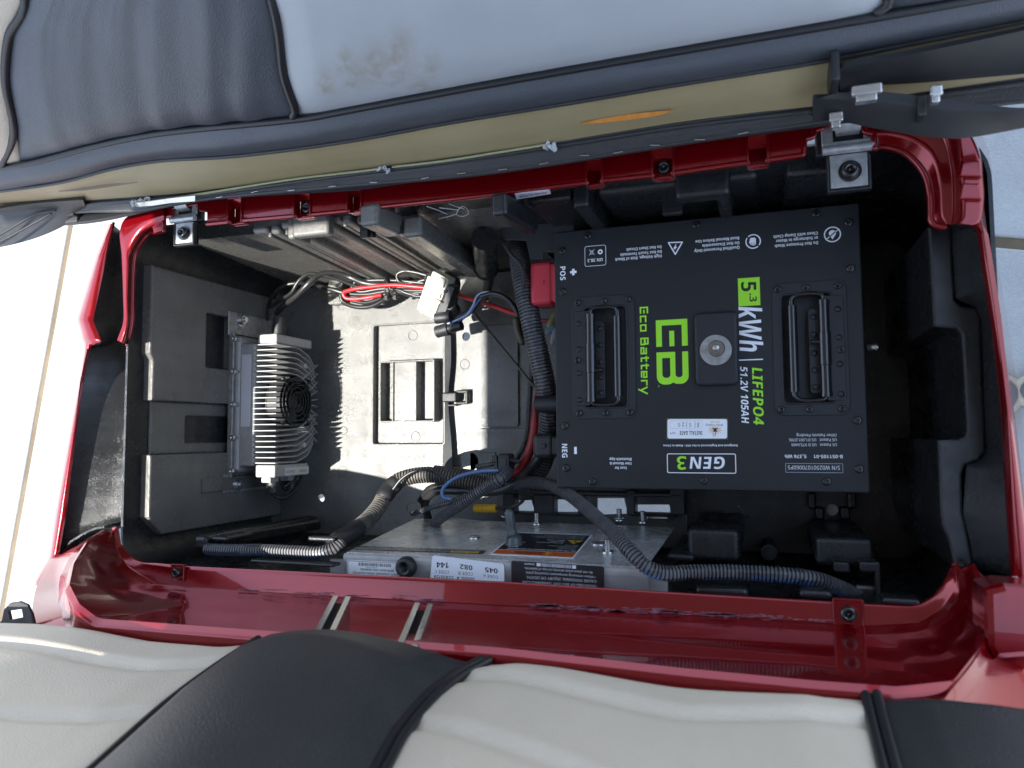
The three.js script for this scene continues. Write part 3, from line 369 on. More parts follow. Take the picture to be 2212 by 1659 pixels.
  part('webbing_strap', [sheet([[[958, 715], [958, 850], [956, 1012]].map(([u, v]) => at(u, v, FL + 0.012)), [[973, 712], [974, 780], [968, 860], [975, 960], [978, 1012]].map(([u, v]) => at(u, v, FL + 0.016))], { nu: 30, thick: 0.002 }), blk(954, 848, 985, 868, FL + 0.024, 0.02, 0.003), blk(984, 843, 1010, 849, FL + 0.016, 0.01, 0.002), blk(1004, 843, 1010, 872, FL + 0.016, 0.01, 0.002), blk(984, 868, 1010, 873, FL + 0.016, 0.01, 0.002), blk(966, 874, 986, 877, FL + 0.016, 0.01, 0.001)], M.blackPl, cart);
}
// hinges
for (const [U, V0, sc, kind] of [[396, 471, 1, 'left'], [1832, 316, 1.2, 'right']]) {
  const p = at(U, V0, -0.004), k = 0.44 * sc, h = (dx, dy) => V(p.x + dx * k, p.y, p.z - dy * k);
  const bx = (x0, x1, y0, y1, z0, z1, r = 0.001) => boxAB(h(x0, 0).x, h(x1, 0).x, p.y + z0, p.y + z1, h(0, y1).z, h(0, y0).z, r);
  const m = part('hinge', [bx(-0.05, 0.05, -0.014, 0.012, -0.002, 0.002, 0.0015), orient(new THREE.CylinderGeometry(0.0048, 0.0048, 0.1 * k, 14), V(1, 0, 0), h(0, -0.004).add(V(0, 0.001, 0))), bx(-0.036, 0.036, -0.085, -0.014, -0.005, -0.002, 0.0012), bx(-0.05, -0.028, 0.01, 0.065, -0.005, -0.002), bx(0.03, 0.05, 0.01, 0.065, -0.005, -0.002)], M.worn, cart);
  part('hinge_tongue', sheet([[[-0.027, 0.12, 0.020], [-0.027, 0.085, 0.016], [-0.026, 0.055, 0.014], [-0.024, 0.03, 0.004], [-0.022, 0.026, -0.004]], [[0.027, 0.12, 0.020], [0.027, 0.085, 0.016], [0.026, 0.055, 0.014], [0.024, 0.03, 0.004], [0.022, 0.026, -0.004]]].map((r) => r.map(([x, y, zz]) => h(x, y).add(V(0, zz, 0)))), { nu: 24, thick: 0.0025 }), M.worn, m);
  part('screw', [T(torx(0.0085 * sc ** 0.5, 0.008), h(0.002, -0.052).x, p.y - 0.002, h(0, -0.052).z), T(cyl(0.0108 * sc ** 0.5, 0.002), h(0.002, 0).x, p.y - 0.0015, h(0, -0.052).z)], M.gloss, m);
  part('hinge_seat', [bx(-0.042, 0.042, -0.093, -0.008, -0.014, -0.006, 0.003), bx(-0.042, -0.0375, -0.093, -0.02, -0.012, -0.001, 0.0012), bx(0.0375, 0.042, -0.093, -0.02, -0.012, -0.001, 0.0012), bx(-0.042, 0.042, -0.093, -0.088, -0.012, -0.001, 0.0012), bx(-0.062, 0.062, -0.01, 0.09, -0.016, -0.008, 0.003)], M.blackPl, m);
}
// roof on its posts, unseen above; left step added to shade cushion and flange
{
  part('roof', slabY([[0.42, -1.25], [0.42, 0.83], [-0.94, 0.83], [-0.94, -0.088], [-1.215, -0.088], [-1.215, -0.135], [-1.46, -0.135], [-1.46, -1.25]], 1.265, 0.05, 0.012), M.roof, cart);
  for (const [x, z] of [[-0.93, -1.15], [0.2, -1.15], [-0.93, 0.78], [0.2, 0.78]]) part('roof_post', cyl(0.016, 1.9, x, 0.28, z, 12), M.blackPl, cart);
}

// ---------------------------------------------------------------- seat cushion, tipped up behind the flange
const interp = (pts, x) => { let i = 1; while (i < pts.length - 1 && pts[i][0] < x) i++; const [a, b] = [pts[i - 1], pts[i]]; return a[1] + (b[1] - a[1]) * (x - a[0]) / (b[0] - a[0]); };
{
  const c = thing('seat_cushion', 'tipped up seat cushion with white and dark vinyl panels and tan underside', 'seat cushion', V(-0.4, 0.03, -0.35));
  const sealB = [[-160, 480], [187, 452], [310, 449], [425, 428], [737, 398], [1071, 366], [1475, 303], [1775, 258], [1880, 244], [2000, 232], [2330, 200]], sealT = [[-160, 452], [187, 433], [300, 425], [400, 417], [737, 371], [1000, 337], [1204, 306], [1475, 263], [1751, 230], [1900, 212], [2330, 150]], tanT2 = [[-160, 425], [0, 407], [133, 387], [233, 360], [333, 342], [500, 331], [737, 300], [970, 257], [1237, 213], [1475, 172], [1775, 123], [1975, 83], [2212, 37], [2330, 14]], bandT = [[-160, 375], [0, 363], [67, 352], [200, 317], [333, 290], [667, 255], [737, 242], [1070, 180], [1475, 109], [1891, 38], [2212, -20], [2330, -42]];
  const r = (a, y) => a.map(([u, v]) => at(u, v, y));
  const s0 = r(sealB, 0.028), s1 = r(sealT, 0.046), s2 = r(tanT2, 0.105), s3 = r(bandT, 0.142);
  const md = resample(s1, 60).map((p, i) => p.clone().lerp(resample(s2, 60)[i], 0.5).add(V(0, -0.004, 0.004)));
  part('underside_panel', sheet([s1, md, s2], { nu: 120, nv: 6, linV: false, thick: 0.006, disp: (p) => 0.0012 * fbm(p.x * 9, p.y * 30, 2, 2) }), M.tan, c, { s: 1 });
  const wav = (x, y, z) => 0.0035 * fbm(x * 5, 1, 3, 2) + 0.001 * fbm(x * 22, y * 40, z, 2);
  part('vinyl_hem', [sheet([s0, s0.map((p, i) => p.clone().lerp(at(...sealT[Math.min(i, sealT.length - 1)], 0.046), 0).add(V(0, 0.008, 0.004))), resample(s1, 11)], { nu: 160, nv: 5, thick: 0.005, disp: (p, i) => 0.001 * Math.sin(i * 19) + wav(p.x, p.y, 1) }), tube(s0.map((p) => p.clone().add(V(0, 0.004, 0.004))), 0.0035, { seg: 100 }), tube(s1.map((p, i) => p.clone().add(V(0, -0.003, 0.004))), 0.003, { seg: 100 })], M.vBlack, c);
  const sp = []; for (let i = 0; i < 14; i++) { const u = 440 + i * 88 + rnd() * 40, v = interp(sealB, u) - 9 - rnd() * 6; const p = at(u, v, 0.037).add(V(0, 0.002, 0.009)); sp.push(box(0.011, 0.0012, 0.0012, 0, 0, 0, 0.0004).rotateY(0.3 * (rnd() - 0.5)).translate(p.x, p.y, p.z)); }
  part('staple', sp, M.steel, c).userData.kind = 'stuff';
  part('foam_edge', [[[370, 427], [500, 406], [640, 384], [790, 366], [835, 360]], [[850, 358], [960, 345], [1080, 326], [1185, 309]]].map((l, k) => tube(l.map(([u, v]) => at(u, v - 1, 0.047).add(V(0, 0.002, 0.003))), 0.0015, { n: 6 })), M.foam, c);
  for (const [u, v] of [[830, 362], [1190, 311], [290, 436], [318, 429]]) part('torn_edge', [0, 1, 2, 3, 4].map((k) => { const p = at(u + (rnd() - 0.5) * 26, v + (rnd() - 0.5) * 8, 0.047); return new THREE.BoxGeometry(0.009, 0.0015, 0.004).rotateZ(rnd() * 2).rotateY(rnd() * 3).translate(p.x, p.y + 0.003, p.z + 0.004); }), M.clear, c);
  part('orange_stain', sheet([[[1255, 254], [1300, 244], [1360, 234], [1420, 228], [1452, 226]].map(([u, v]) => at(u, v, 0.072)), [[1255, 256], [1300, 253], [1360, 246], [1420, 237], [1454, 227]].map(([u, v]) => at(u, v, 0.070))], { nu: 40, thick: 0.0006 }).translate(0, 0.002, 0.0075), mat({ map: rep(mapped([0.72, 0.42, 0.12], [0.86, 0.58, 0.24], 111, 20), 10), roughness: 0.5 }), c);
  part('brown_stain', sheet([[[130, 404], [180, 396], [240, 388], [300, 384]].map(([u, v]) => at(u, v, 0.085)), [[130, 406], [180, 403], [240, 395], [300, 386]].map(([u, v]) => at(u, v, 0.084))], { nu: 30, thick: 0.0005 }).translate(0, 0.002, 0.0065), mat({ color: lin(0.20, 0.13, 0.07), roughness: 0.5 }), c);
  const md2 = resample(s2, 60).map((p, i) => p.clone().lerp(resample(s3, 60)[i], 0.5).add(V(0, 0.002, 0.008)));
  part('border_band', sheet([s2.map((p) => p.clone().add(V(0, -0.004, 0.002))), md2, s3], { nu: 140, nv: 8, linV: false, thick: 0.008, disp: (p) => 0.0018 * fbm(p.x * 14, p.y * 20, 5, 3) }), M.vNavy, c);
  part('band_hem', tube(s2.map((p) => p.clone().add(V(0, -0.003, 0.003))), 0.0026, { seg: 120 }), M.vBlack, c);
  // top panels between the seams
  const zb = resample(s3, 160).map((p) => [p.x, p.z]).sort((a, b) => a[0] - b[0]); const n = V(0, 0.5, 1).normalize(), p0 = V(0, 0.142, -0.397);
  const seam = (a) => { const q = a.map(([u, v]) => atP(u, v, n, p0)); const l = q[q.length - 1], k = q[q.length - 2]; q.push(V(l.x + (l.x - k.x) * 2.2, 0.46, 0)); return q.map((p) => [p.y, p.x]); };
  const seams = [[[0.142, -1.14], [0.5, -1.16]], seam([[48, 354], [33, 250], [14, 150], [22, 67], [57, 0]]), seam([[666, 252], [640, 195], [615, 117], [598, 0]]), seam([[1888, 40], [1905, 0]]), [[0.142, 0.36], [0.5, 0.36]]];
  const top = (x, t) => V(x, 0.142 + 0.30 * t, interp(zb, x) - 0.15 * t - 0.05 * t * t);
  const stained = canvasTex(1024, 512, (x, w, h) => {
    const im = x.createImageData(w, h), B = [[700, 0.055, 0.16, 0.016, 0.05], [0, 0.12, 0.17, 0.035, 0.05], [0, 0.16, 0.20, 0.018, 0.05], [0, 0.20, 0.16, 0.03, 0.06], [0, 0.21, 0.235, 0.022, 0.05], [0, 0.26, 0.15, 0.02, 0.04], [0, 0.10, 0.23, 0.014, 0.03], [0, 0.235, 0.07, 0.018, 0.03]];
    for (let j = 0; j < h; j++) for (let i = 0; i < w; i++) { const u = i / w, t = 1 - j / h, n = fbm(u * 9, t * 5, 2, 3), f = fbm(u * 60, t * 34, 7, 4); let st = 0; for (const [, a, b, sx, sy] of B) st += Math.exp(-(((u - a - 0.03 + 0.02 * f) / sx) ** 2) - ((t - b + 0.05 * f) / sy) ** 2); st = 0.8 * Math.min(1, st) * Math.max(0, 0.55 + 0.9 * f) + Math.max(0, f - 0.42) * 0.5; const c = [0.665 + 0.03 * n - 0.10 * st, 0.68 + 0.03 * n - 0.14 * st, 0.695 + 0.03 * n - 0.21 * st], k = (j * w + i) * 4; for (let m = 0; m < 3; m++) im.data[k + m] = 255 * c[m]; im.data[k + 3] = 255; } x.putImageData(im, 0, 0);
  });
  const vPale = mat({ map: stained, roughness: 0.46, sheen: 0.2 });
  const panels = [M.vWhite, M.vNavy, vPale, M.vNavy], lab = ['pale grey', 'dark grey wrinkled', 'pale grey', 'dark grey'];
  for (let k = 0; k < 4; k++) {
    const G = []; for (let i = 0; i <= 34; i++) { const t = i / 34, y = 0.142 + 0.30 * t, a = interp(seams[k], y), b = interp(seams[k + 1], y); G.push(Array.from({ length: 90 }, (_, j) => top(a + (b - a) * j / 89, t))); }
    const pg = shell(G, 0.01, (p, i, j) => { const e = Math.min(1, Math.min(j, 1 - j) * (k === 2 ? 14 : 6)), f = Math.min(1, i * 9); let d = 0.016 * Math.sqrt(e * f) - 0.004; if (k === 1) d += 0.0026 * e * Math.sin(j * 46 - i * 16 * (j - 0.3) + 2.6 * fbm(j * 4, i * 2, 8, 2)) * (0.12 + 0.88 * j * j) * (1 - 0.3 * i) + 0.0012 * e * fbm(j * 26 - i * 5 * j, i * 1.5, 4, 2); return d + 0.001 * fbm(p.x * 20, p.y * 20, k, 2); });
    if (k === 2) { const P = pg.attributes.position, U = pg.attributes.uv; for (let i = 0; i < P.count; i++) { const y = P.getY(i), a = interp(seams[2], y), b = interp(seams[3], y); U.setXY(i, (P.getX(i) - a) / (b - a), (y - 0.142) / 0.30); } }
    part('top_panel', pg, panels[k], c, { label: lab[k] + ' vinyl panel', keepUV: k === 2 });
  }
  for (const k of [1, 2, 3]) part('piping', tube(seams[k].map(([y, x], i) => top(x, Math.max(0.02, (y - 0.142) / 0.30)).add(V(0, 0.001, 0.002))), 0.0046, { seg: 40 }), k === 3 ? M.vBlack : M.welt, c);
  part('piping', tube(s3.map((p) => p.clone().add(V(0, 0.002, 0.001))), 0.0042, { seg: 140 }), M.welt, c);
  { const r = (y, dz) => Array.from({ length: 60 }, (_, i) => { const x = -1.15 + 1.51 * i / 59; return V(x, y, interp(zb, x) + dz); }), e = (x) => [[0, 0.25, 0.6, 1].map((t) => V(x, 0.04 + 0.39 * t, interp(zb, x) + 0.05 - 0.25 * t)), [0, 0.25, 0.6, 1].map((t) => V(x, -0.01 + 0.39 * t, interp(zb, x) - 0.03 - 0.26 * t))];
    part('seat_board', [sheet([r(0.026, 0.045), r(-0.01, -0.03), r(0.18, -0.16), r(0.385, -0.29), r(0.436, -0.205)], { nu: 60, nv: 2, thick: 0.006 }), sheet(e(-1.15), { nu: 12, nv: 3 }), sheet(e(0.365), { nu: 12, nv: 3 })], M.blackPl, c); }
  // end brackets under the cushion
  const br = (pts, y0, y1) => sheet([pts.map(([u, v]) => at(u, v, y0)), pts.map(([u, v, du, dv]) => at(u + (du || 0), v + (dv || 0), y1))], { nu: 40, lin: true, thick: 0.004 });
  const g = [sheet([[[1812, 190], [1860, 172], [2000, 160], [2330, 130]].map(([u, v]) => at(u, v, 0.075)), [[1812, 130], [1860, 120], [2000, 92], [2330, 20]].map(([u, v]) => at(u, v, 0.115))], { nu: 40, nv: 3, thick: 0.006 }).translate(0, 0.008, 0.012),
    sheet([[[1755, 245], [1790, 240], [1880, 256], [2000, 275], [2070, 278], [2212, 254], [2330, 230]].map(([u, v]) => at(u, v, 0.062)), [[1753, 198], [1800, 196], [1900, 200], [2000, 214], [2120, 222], [2212, 226], [2330, 205]].map(([u, v]) => at(u, v, 0.085)), [[1757, 196], [1806, 182], [1900, 178], [2020, 192], [2120, 205], [2212, 214], [2330, 190]].map(([u, v]) => at(u, v, 0.088))], { nu: 80, nv: 3, thick: 0.005 }).translate(0, 0.006, 0.012),
    tube([[1753, 243], [1800, 240], [1880, 256], [2000, 275], [2070, 278], [2212, 254], [2330, 230]].map(([u, v]) => at(u, v, 0.068)), 0.003)];
  const rb = at(1985, 240, 0.082); g.push(box(0.008, 0.03, 0.02, rb.x, rb.y, rb.z, 0.002), box(0.008, 0.05, 0.03, at(1800, 165, 0.1).x, 0.1, at(1800, 165, 0.1).z, 0.003));
  part('end_bracket', g, M.blackPl, c);
  const clip = (u, v, y, w) => { const p = at(u, v, y); return [box(w * 0.6, 0.006, 0.010, p.x, p.y, p.z, 0.002), box(w * 0.42, 0.010, 0.012, p.x, p.y - 0.006, p.z + 0.004, 0.002)]; };
  part('metal_clip', clip(1872, 194, 0.112, 0.045).concat(clip(2022, 196, 0.112, 0.018), clip(1806, 253, 0.078, 0.022)), M.steel, c);
  part('end_bracket', [sheet([[[-90, 540], [0, 530], [85, 508], [150, 478], [187, 450]].map(([u, v]) => at(u, v, 0.02)), [[-90, 478], [0, 462], [85, 450], [150, 444], [187, 440]].map(([u, v]) => at(u, v, 0.045)), [[-90, 462], [0, 446], [85, 434], [150, 429], [182, 427]].map(([u, v]) => at(u, v, 0.06))], { nu: 40, nv: 3, thick: 0.005 }).translate(0, 0.002, 0.004), tube([[-60, 535], [0, 507], [80, 462], [120, 455]].map(([u, v]) => at(u, v, 0.048)), 0.0016), tube([[-60, 545], [0, 522], [60, 490], [110, 462]].map(([u, v]) => at(u, v, 0.047)), 0.0016)], M.blackPl, c);
  part('rubber_foot', [[150, 455, 0.03], [150, 467, 0.026]].map(([u, v, w], i) => { const p = at(u, v, 0.03); return box(w, 0.012, 0.02, p.x, p.y - i * 0.008, p.z, 0.003); }), M.blackPl, c);
  part('hinge_plate', [sheet([[[296, 428], [330, 424], [372, 418], [425, 412]].map(([u, v]) => at(u, v, 0.052)), [[300, 436], [330, 434], [372, 428], [425, 424]].map(([u, v]) => at(u, v, 0.046))], { nu: 20, thick: 0.002 }).translate(0, 0.003, 0.008)], M.steel, c);
}

// ---------------------------------------------------------------- backrest
{
  const c = thing('upholstered_backrest', 'seat backrest with beige and black vinyl panels on two steel channels', 'backrest', V(-0.4, 0.2, 0.22));
  const Y = 0.2, SL = 0.2; const bot = [[-260, 1352], [0, 1350], [160, 1357], [350, 1390], [480, 1398], [520, 1393], [600, 1381], [737, 1378], [880, 1400], [960, 1420], [1030, 1431], [1200, 1445], [1475, 1490], [1700, 1503], [1870, 1510], [1905, 1508], [2100, 1520], [2212, 1535], [2420, 1560]].map(([u, v]) => at(u, v, Y));
  const zb = resample(bot, 160).map((p) => [p.x, p.z]); const n = V(0, -SL, 1).normalize(), p0 = V(0, Y, bot[7].z);
  const seam = (a) => { const q = a.map(([u, v]) => atP(u, v, n, p0)); const l = q[q.length - 1], k = q[q.length - 2]; q.push(V(l.x + (l.x - k.x) * 2, l.y + (l.y - k.y) * 2, 0)); q[0].y = Y; return q.map((p) => [p.y, p.x]); };
  const seams = [[[Y, -1.07], [0.6, -1.10]], seam([[510, 1394], [467, 1416], [367, 1489], [183, 1659]]), seam([[1030, 1431], [990, 1438], [937, 1479], [870, 1556], [811, 1659]]), seam([[1888, 1510], [1900, 1560], [1926, 1659]]), [[Y, 0.40], [0.6, 0.40]]];
  const crease = [[[[0, 1373], [200, 1396], [333, 1411], [480, 1402]], [[0, 1509], [210, 1519], [345, 1506]]], [], [[[1010, 1444], [1237, 1489], [1475, 1526], [1700, 1536], [1885, 1540]], [[904, 1543], [1071, 1603], [1237, 1653], [1500, 1740]]], []].map((l) => l.map((a) => a.map(([u, v]) => { const p = atP(u, v, n, p0); return [p.x, p.y]; })));
  const H = 0.32, surf = (x, t) => V(x, Y + H * t, interp(zb, x) + SL * H * t);
  const ms = [M.vWhite, M.vBlack, M.vWhite, M.vBlack], lab = ['beige vinyl panel with two fold lines', 'black vinyl centre panel', 'beige vinyl panel with sagging folds', 'black vinyl end panel'];
  for (let k = 0; k < 4; k++) {
    const G = [], NY = 70; for (let i = -4; i <= NY; i++) {
      const t = Math.max(0, i) / NY, y = Y + H * t, a = interp(seams[k], y), b = interp(seams[k + 1], y);
      G.push(Array.from({ length: 80 }, (_, j) => { const q = surf(a + (b - a) * j / 79, t); if (i < 0) q.add(V(0, -0.004 * Math.sin(Math.min(1, -i / 2) * 1.57), 0.014 * -i)); return q; }));
    }
    part('vinyl_panel', shell(G, 0.01, (p, i, j) => {
      const t = Math.max(0, (p.y - Y) / H), e = Math.min(1, Math.min(j * (k === 0 ? 9 : 1), (1 - j) * (k === 3 ? 9 : 1)) * (k === 0 || k === 3 ? 9 : 7)); let d = 0.014 * Math.sqrt(Math.max(0, e)) * Math.min(1, 0.25 + t * 14) - 0.003; if (k === 1) d += 0.02 * Math.sin(Math.PI * j) * Math.min(1, t * 6);
      for (const l of crease[k]) { const yc = interp(l, p.x), q = (p.y - yc) / 0.0065; d -= 0.0042 * Math.exp(-q * q); if (p.y < yc) d += 0.004 * Math.exp((p.y - yc) / 0.02) * (1 - Math.exp(-q * q)); }
      return d + 0.0006 * fbm(p.x * 9, p.y * 14, k * 3, 2) + (k === 0 ? 0.0008 * Math.sin(p.x * 70 + p.y * 45) * fbm(p.x * 9, p.y * 6, 4, 2) : 0);
    }), ms[k], c, { label: lab[k] });
  }
  for (const k of [1, 2, 3]) for (const o of k === 1 ? [0] : [-0.004, 0.004]) part('piping', tube(seams[k].map(([y, x]) => surf(x + o, (y - Y) / H).add(V(0, 0, 0.003 - 0.006))), 0.0042, { seg: 60 }), M.welt, c);
  { const xs = Array.from({ length: 60 }, (_, i) => -1.072 + 1.474 * i / 59), r = (y, dz) => xs.map((x) => V(x, y, interp(zb, x) + dz)), e = (x) => [[0, 0.3].map((t) => V(x, Y + 0.32 * t / 0.3, interp(zb, x) + 0.0 + SL * 0.32 * t / 0.3)), [0, 0.3].map((t) => V(x, Y + 0.32 * t / 0.3, interp(zb, x) + 0.075 + 0.085 * t / 0.3))];
    part('back_shell', [sheet([r(Y + 0.004, 0.052), r(Y + 0.012, 0.075), r(Y + 0.31, 0.155), r(Y + 0.33, 0.14), r(Y + 0.326, 0.06)], { nu: 60, nv: 2, thick: 0.004 }), sheet(e(-1.072), { nu: 8, nv: 3 }), sheet(e(0.402), { nu: 8, nv: 3 })], M.blackPl, c); }
  for (const [a, b] of [[[737, 1316], [700, 1388]], [[914, 1332], [884, 1406]]]) {
    const p = at(a[0], a[1], 0.075), q = at(b[0], b[1], 0.2).add(V(0, 0.01, 0.012)), d = q.clone().sub(p), L = d.length() + 0.03, w = 0.021, t = 0.0022;
    const e1 = V(1, 0, 0.1).normalize(), e3 = d.clone().normalize(), e2 = e3.clone().cross(e1).normalize(); e1.copy(e2.clone().cross(e3));
    if (e2.dot(V(0, HC, 0).sub(p)) > 0) { e2.negate(); e1.negate(); }
    const prof = poly([[-w / 2, -0.016], [-w / 2, 0.008], [w / 2, 0.008], [w / 2, -0.016], [w / 2 - 0.006, -0.016], [w / 2 - 0.006, -0.012], [w / 2 - t, -0.012], [w / 2 - t, 0.008 - t], [-w / 2 + t, 0.008 - t], [-w / 2 + t, -0.012], [-w / 2 + 0.006, -0.012], [-w / 2 + 0.006, -0.016]]);
    const g = ext(prof, L, 0.0004); g.applyMatrix4(new THREE.Matrix4().makeBasis(e1, e2, e3).setPosition(p)); 
    const ins = boxAB(-w / 2 + t, w / 2 - t, -0.0085, 0.006, 0.004, L - 0.002, 0.0005); ins.applyMatrix4(new THREE.Matrix4().makeBasis(e1, e2, e3).setPosition(p));
    part('channel_shade', ins, M.pitch, c);  // dark fill added to stand for the shade inside the channel
    part('support_channel', [g], M.steel, c);
  }
}
// grab loop beside the backrest
{
  const o = [[-70, 1365], [-10, 1352], [3, 1340], [8, 1316], [22, 1302], [42, 1299], [58, 1306], [68, 1326], [74, 1352], [74, 1390], [-70, 1390]].map(([u, v]) => XZ(at(u, v, 0.17))), h = [[18, 1320], [46, 1316], [49, 1333], [22, 1339]].map(([u, v]) => XZ(at(u, v, 0.17)));
  single('grab_loop', slabY(o, 0.17, 0.004, 0.001, [h]), M.blackPl, 'black plastic loop with a square hole left of the beige backrest panel', 'grab loop');
}
// shoe at the right edge
{
  const c = at(2183, 845, GY + 0.02), out = (k) => Array.from({ length: 40 }, (_, i) => { const a = i / 40 * Math.PI * 2, x = Math.cos(a), w = (0.047 + 0.004 * x) * k; return [c.x + 0.145 - 0.145 * k * x * 1, c.z + w * Math.sin(a) * (1 - 0.12 * Math.max(0, -x))]; });
  const t = thing('shoe', 'grey stitched shoe with a cream sole at the right edge', 'shoe', V(c.x + 0.14, GY, c.z));
  part('sole', slabY(out(1), GY + 0.030, 0.03, 0.006), mat({ color: lin(0.42, 0.37, 0.27), roughness: 0.7 }), t);
  const rows = [[1 * 0.93, 0.028], [0.90, 0.045], [0.80, 0.062], [0.6, 0.072], [0.3, 0.078], [0.02, 0.079]].map(([k, y]) => { const q = out(k).map(([x, z]) => V(x, GY + y, z)); q.push(q[0].clone()); return q; });
  part('upper', sheet(rows, { nu: 60, nv: 4, lin: true, thick: 0.003 }), mat({ color: lin(0.15, 0.155, 0.165), roughness: 0.8, bumpMap: rep(fineT, 60), bumpScale: 0.0006 }), t);
  const st = []; out(0.80).forEach(([x, z], i, a) => { const [x2, z2] = a[(i + 1) % 40]; for (const f of [0.15, 0.6]) { const s = new THREE.CapsuleGeometry(0.0009, 0.004, 2, 5); st.push(orient(s, V(x2 - x, 0, z2 - z), V(x + (x2 - x) * f, GY + 0.0625, z + (z2 - z) * f))); } });
  part('stitching', st, mat({ color: lin(0.03, 0.03, 0.03), roughness: 0.8 }), t).userData.kind = 'stuff';
}

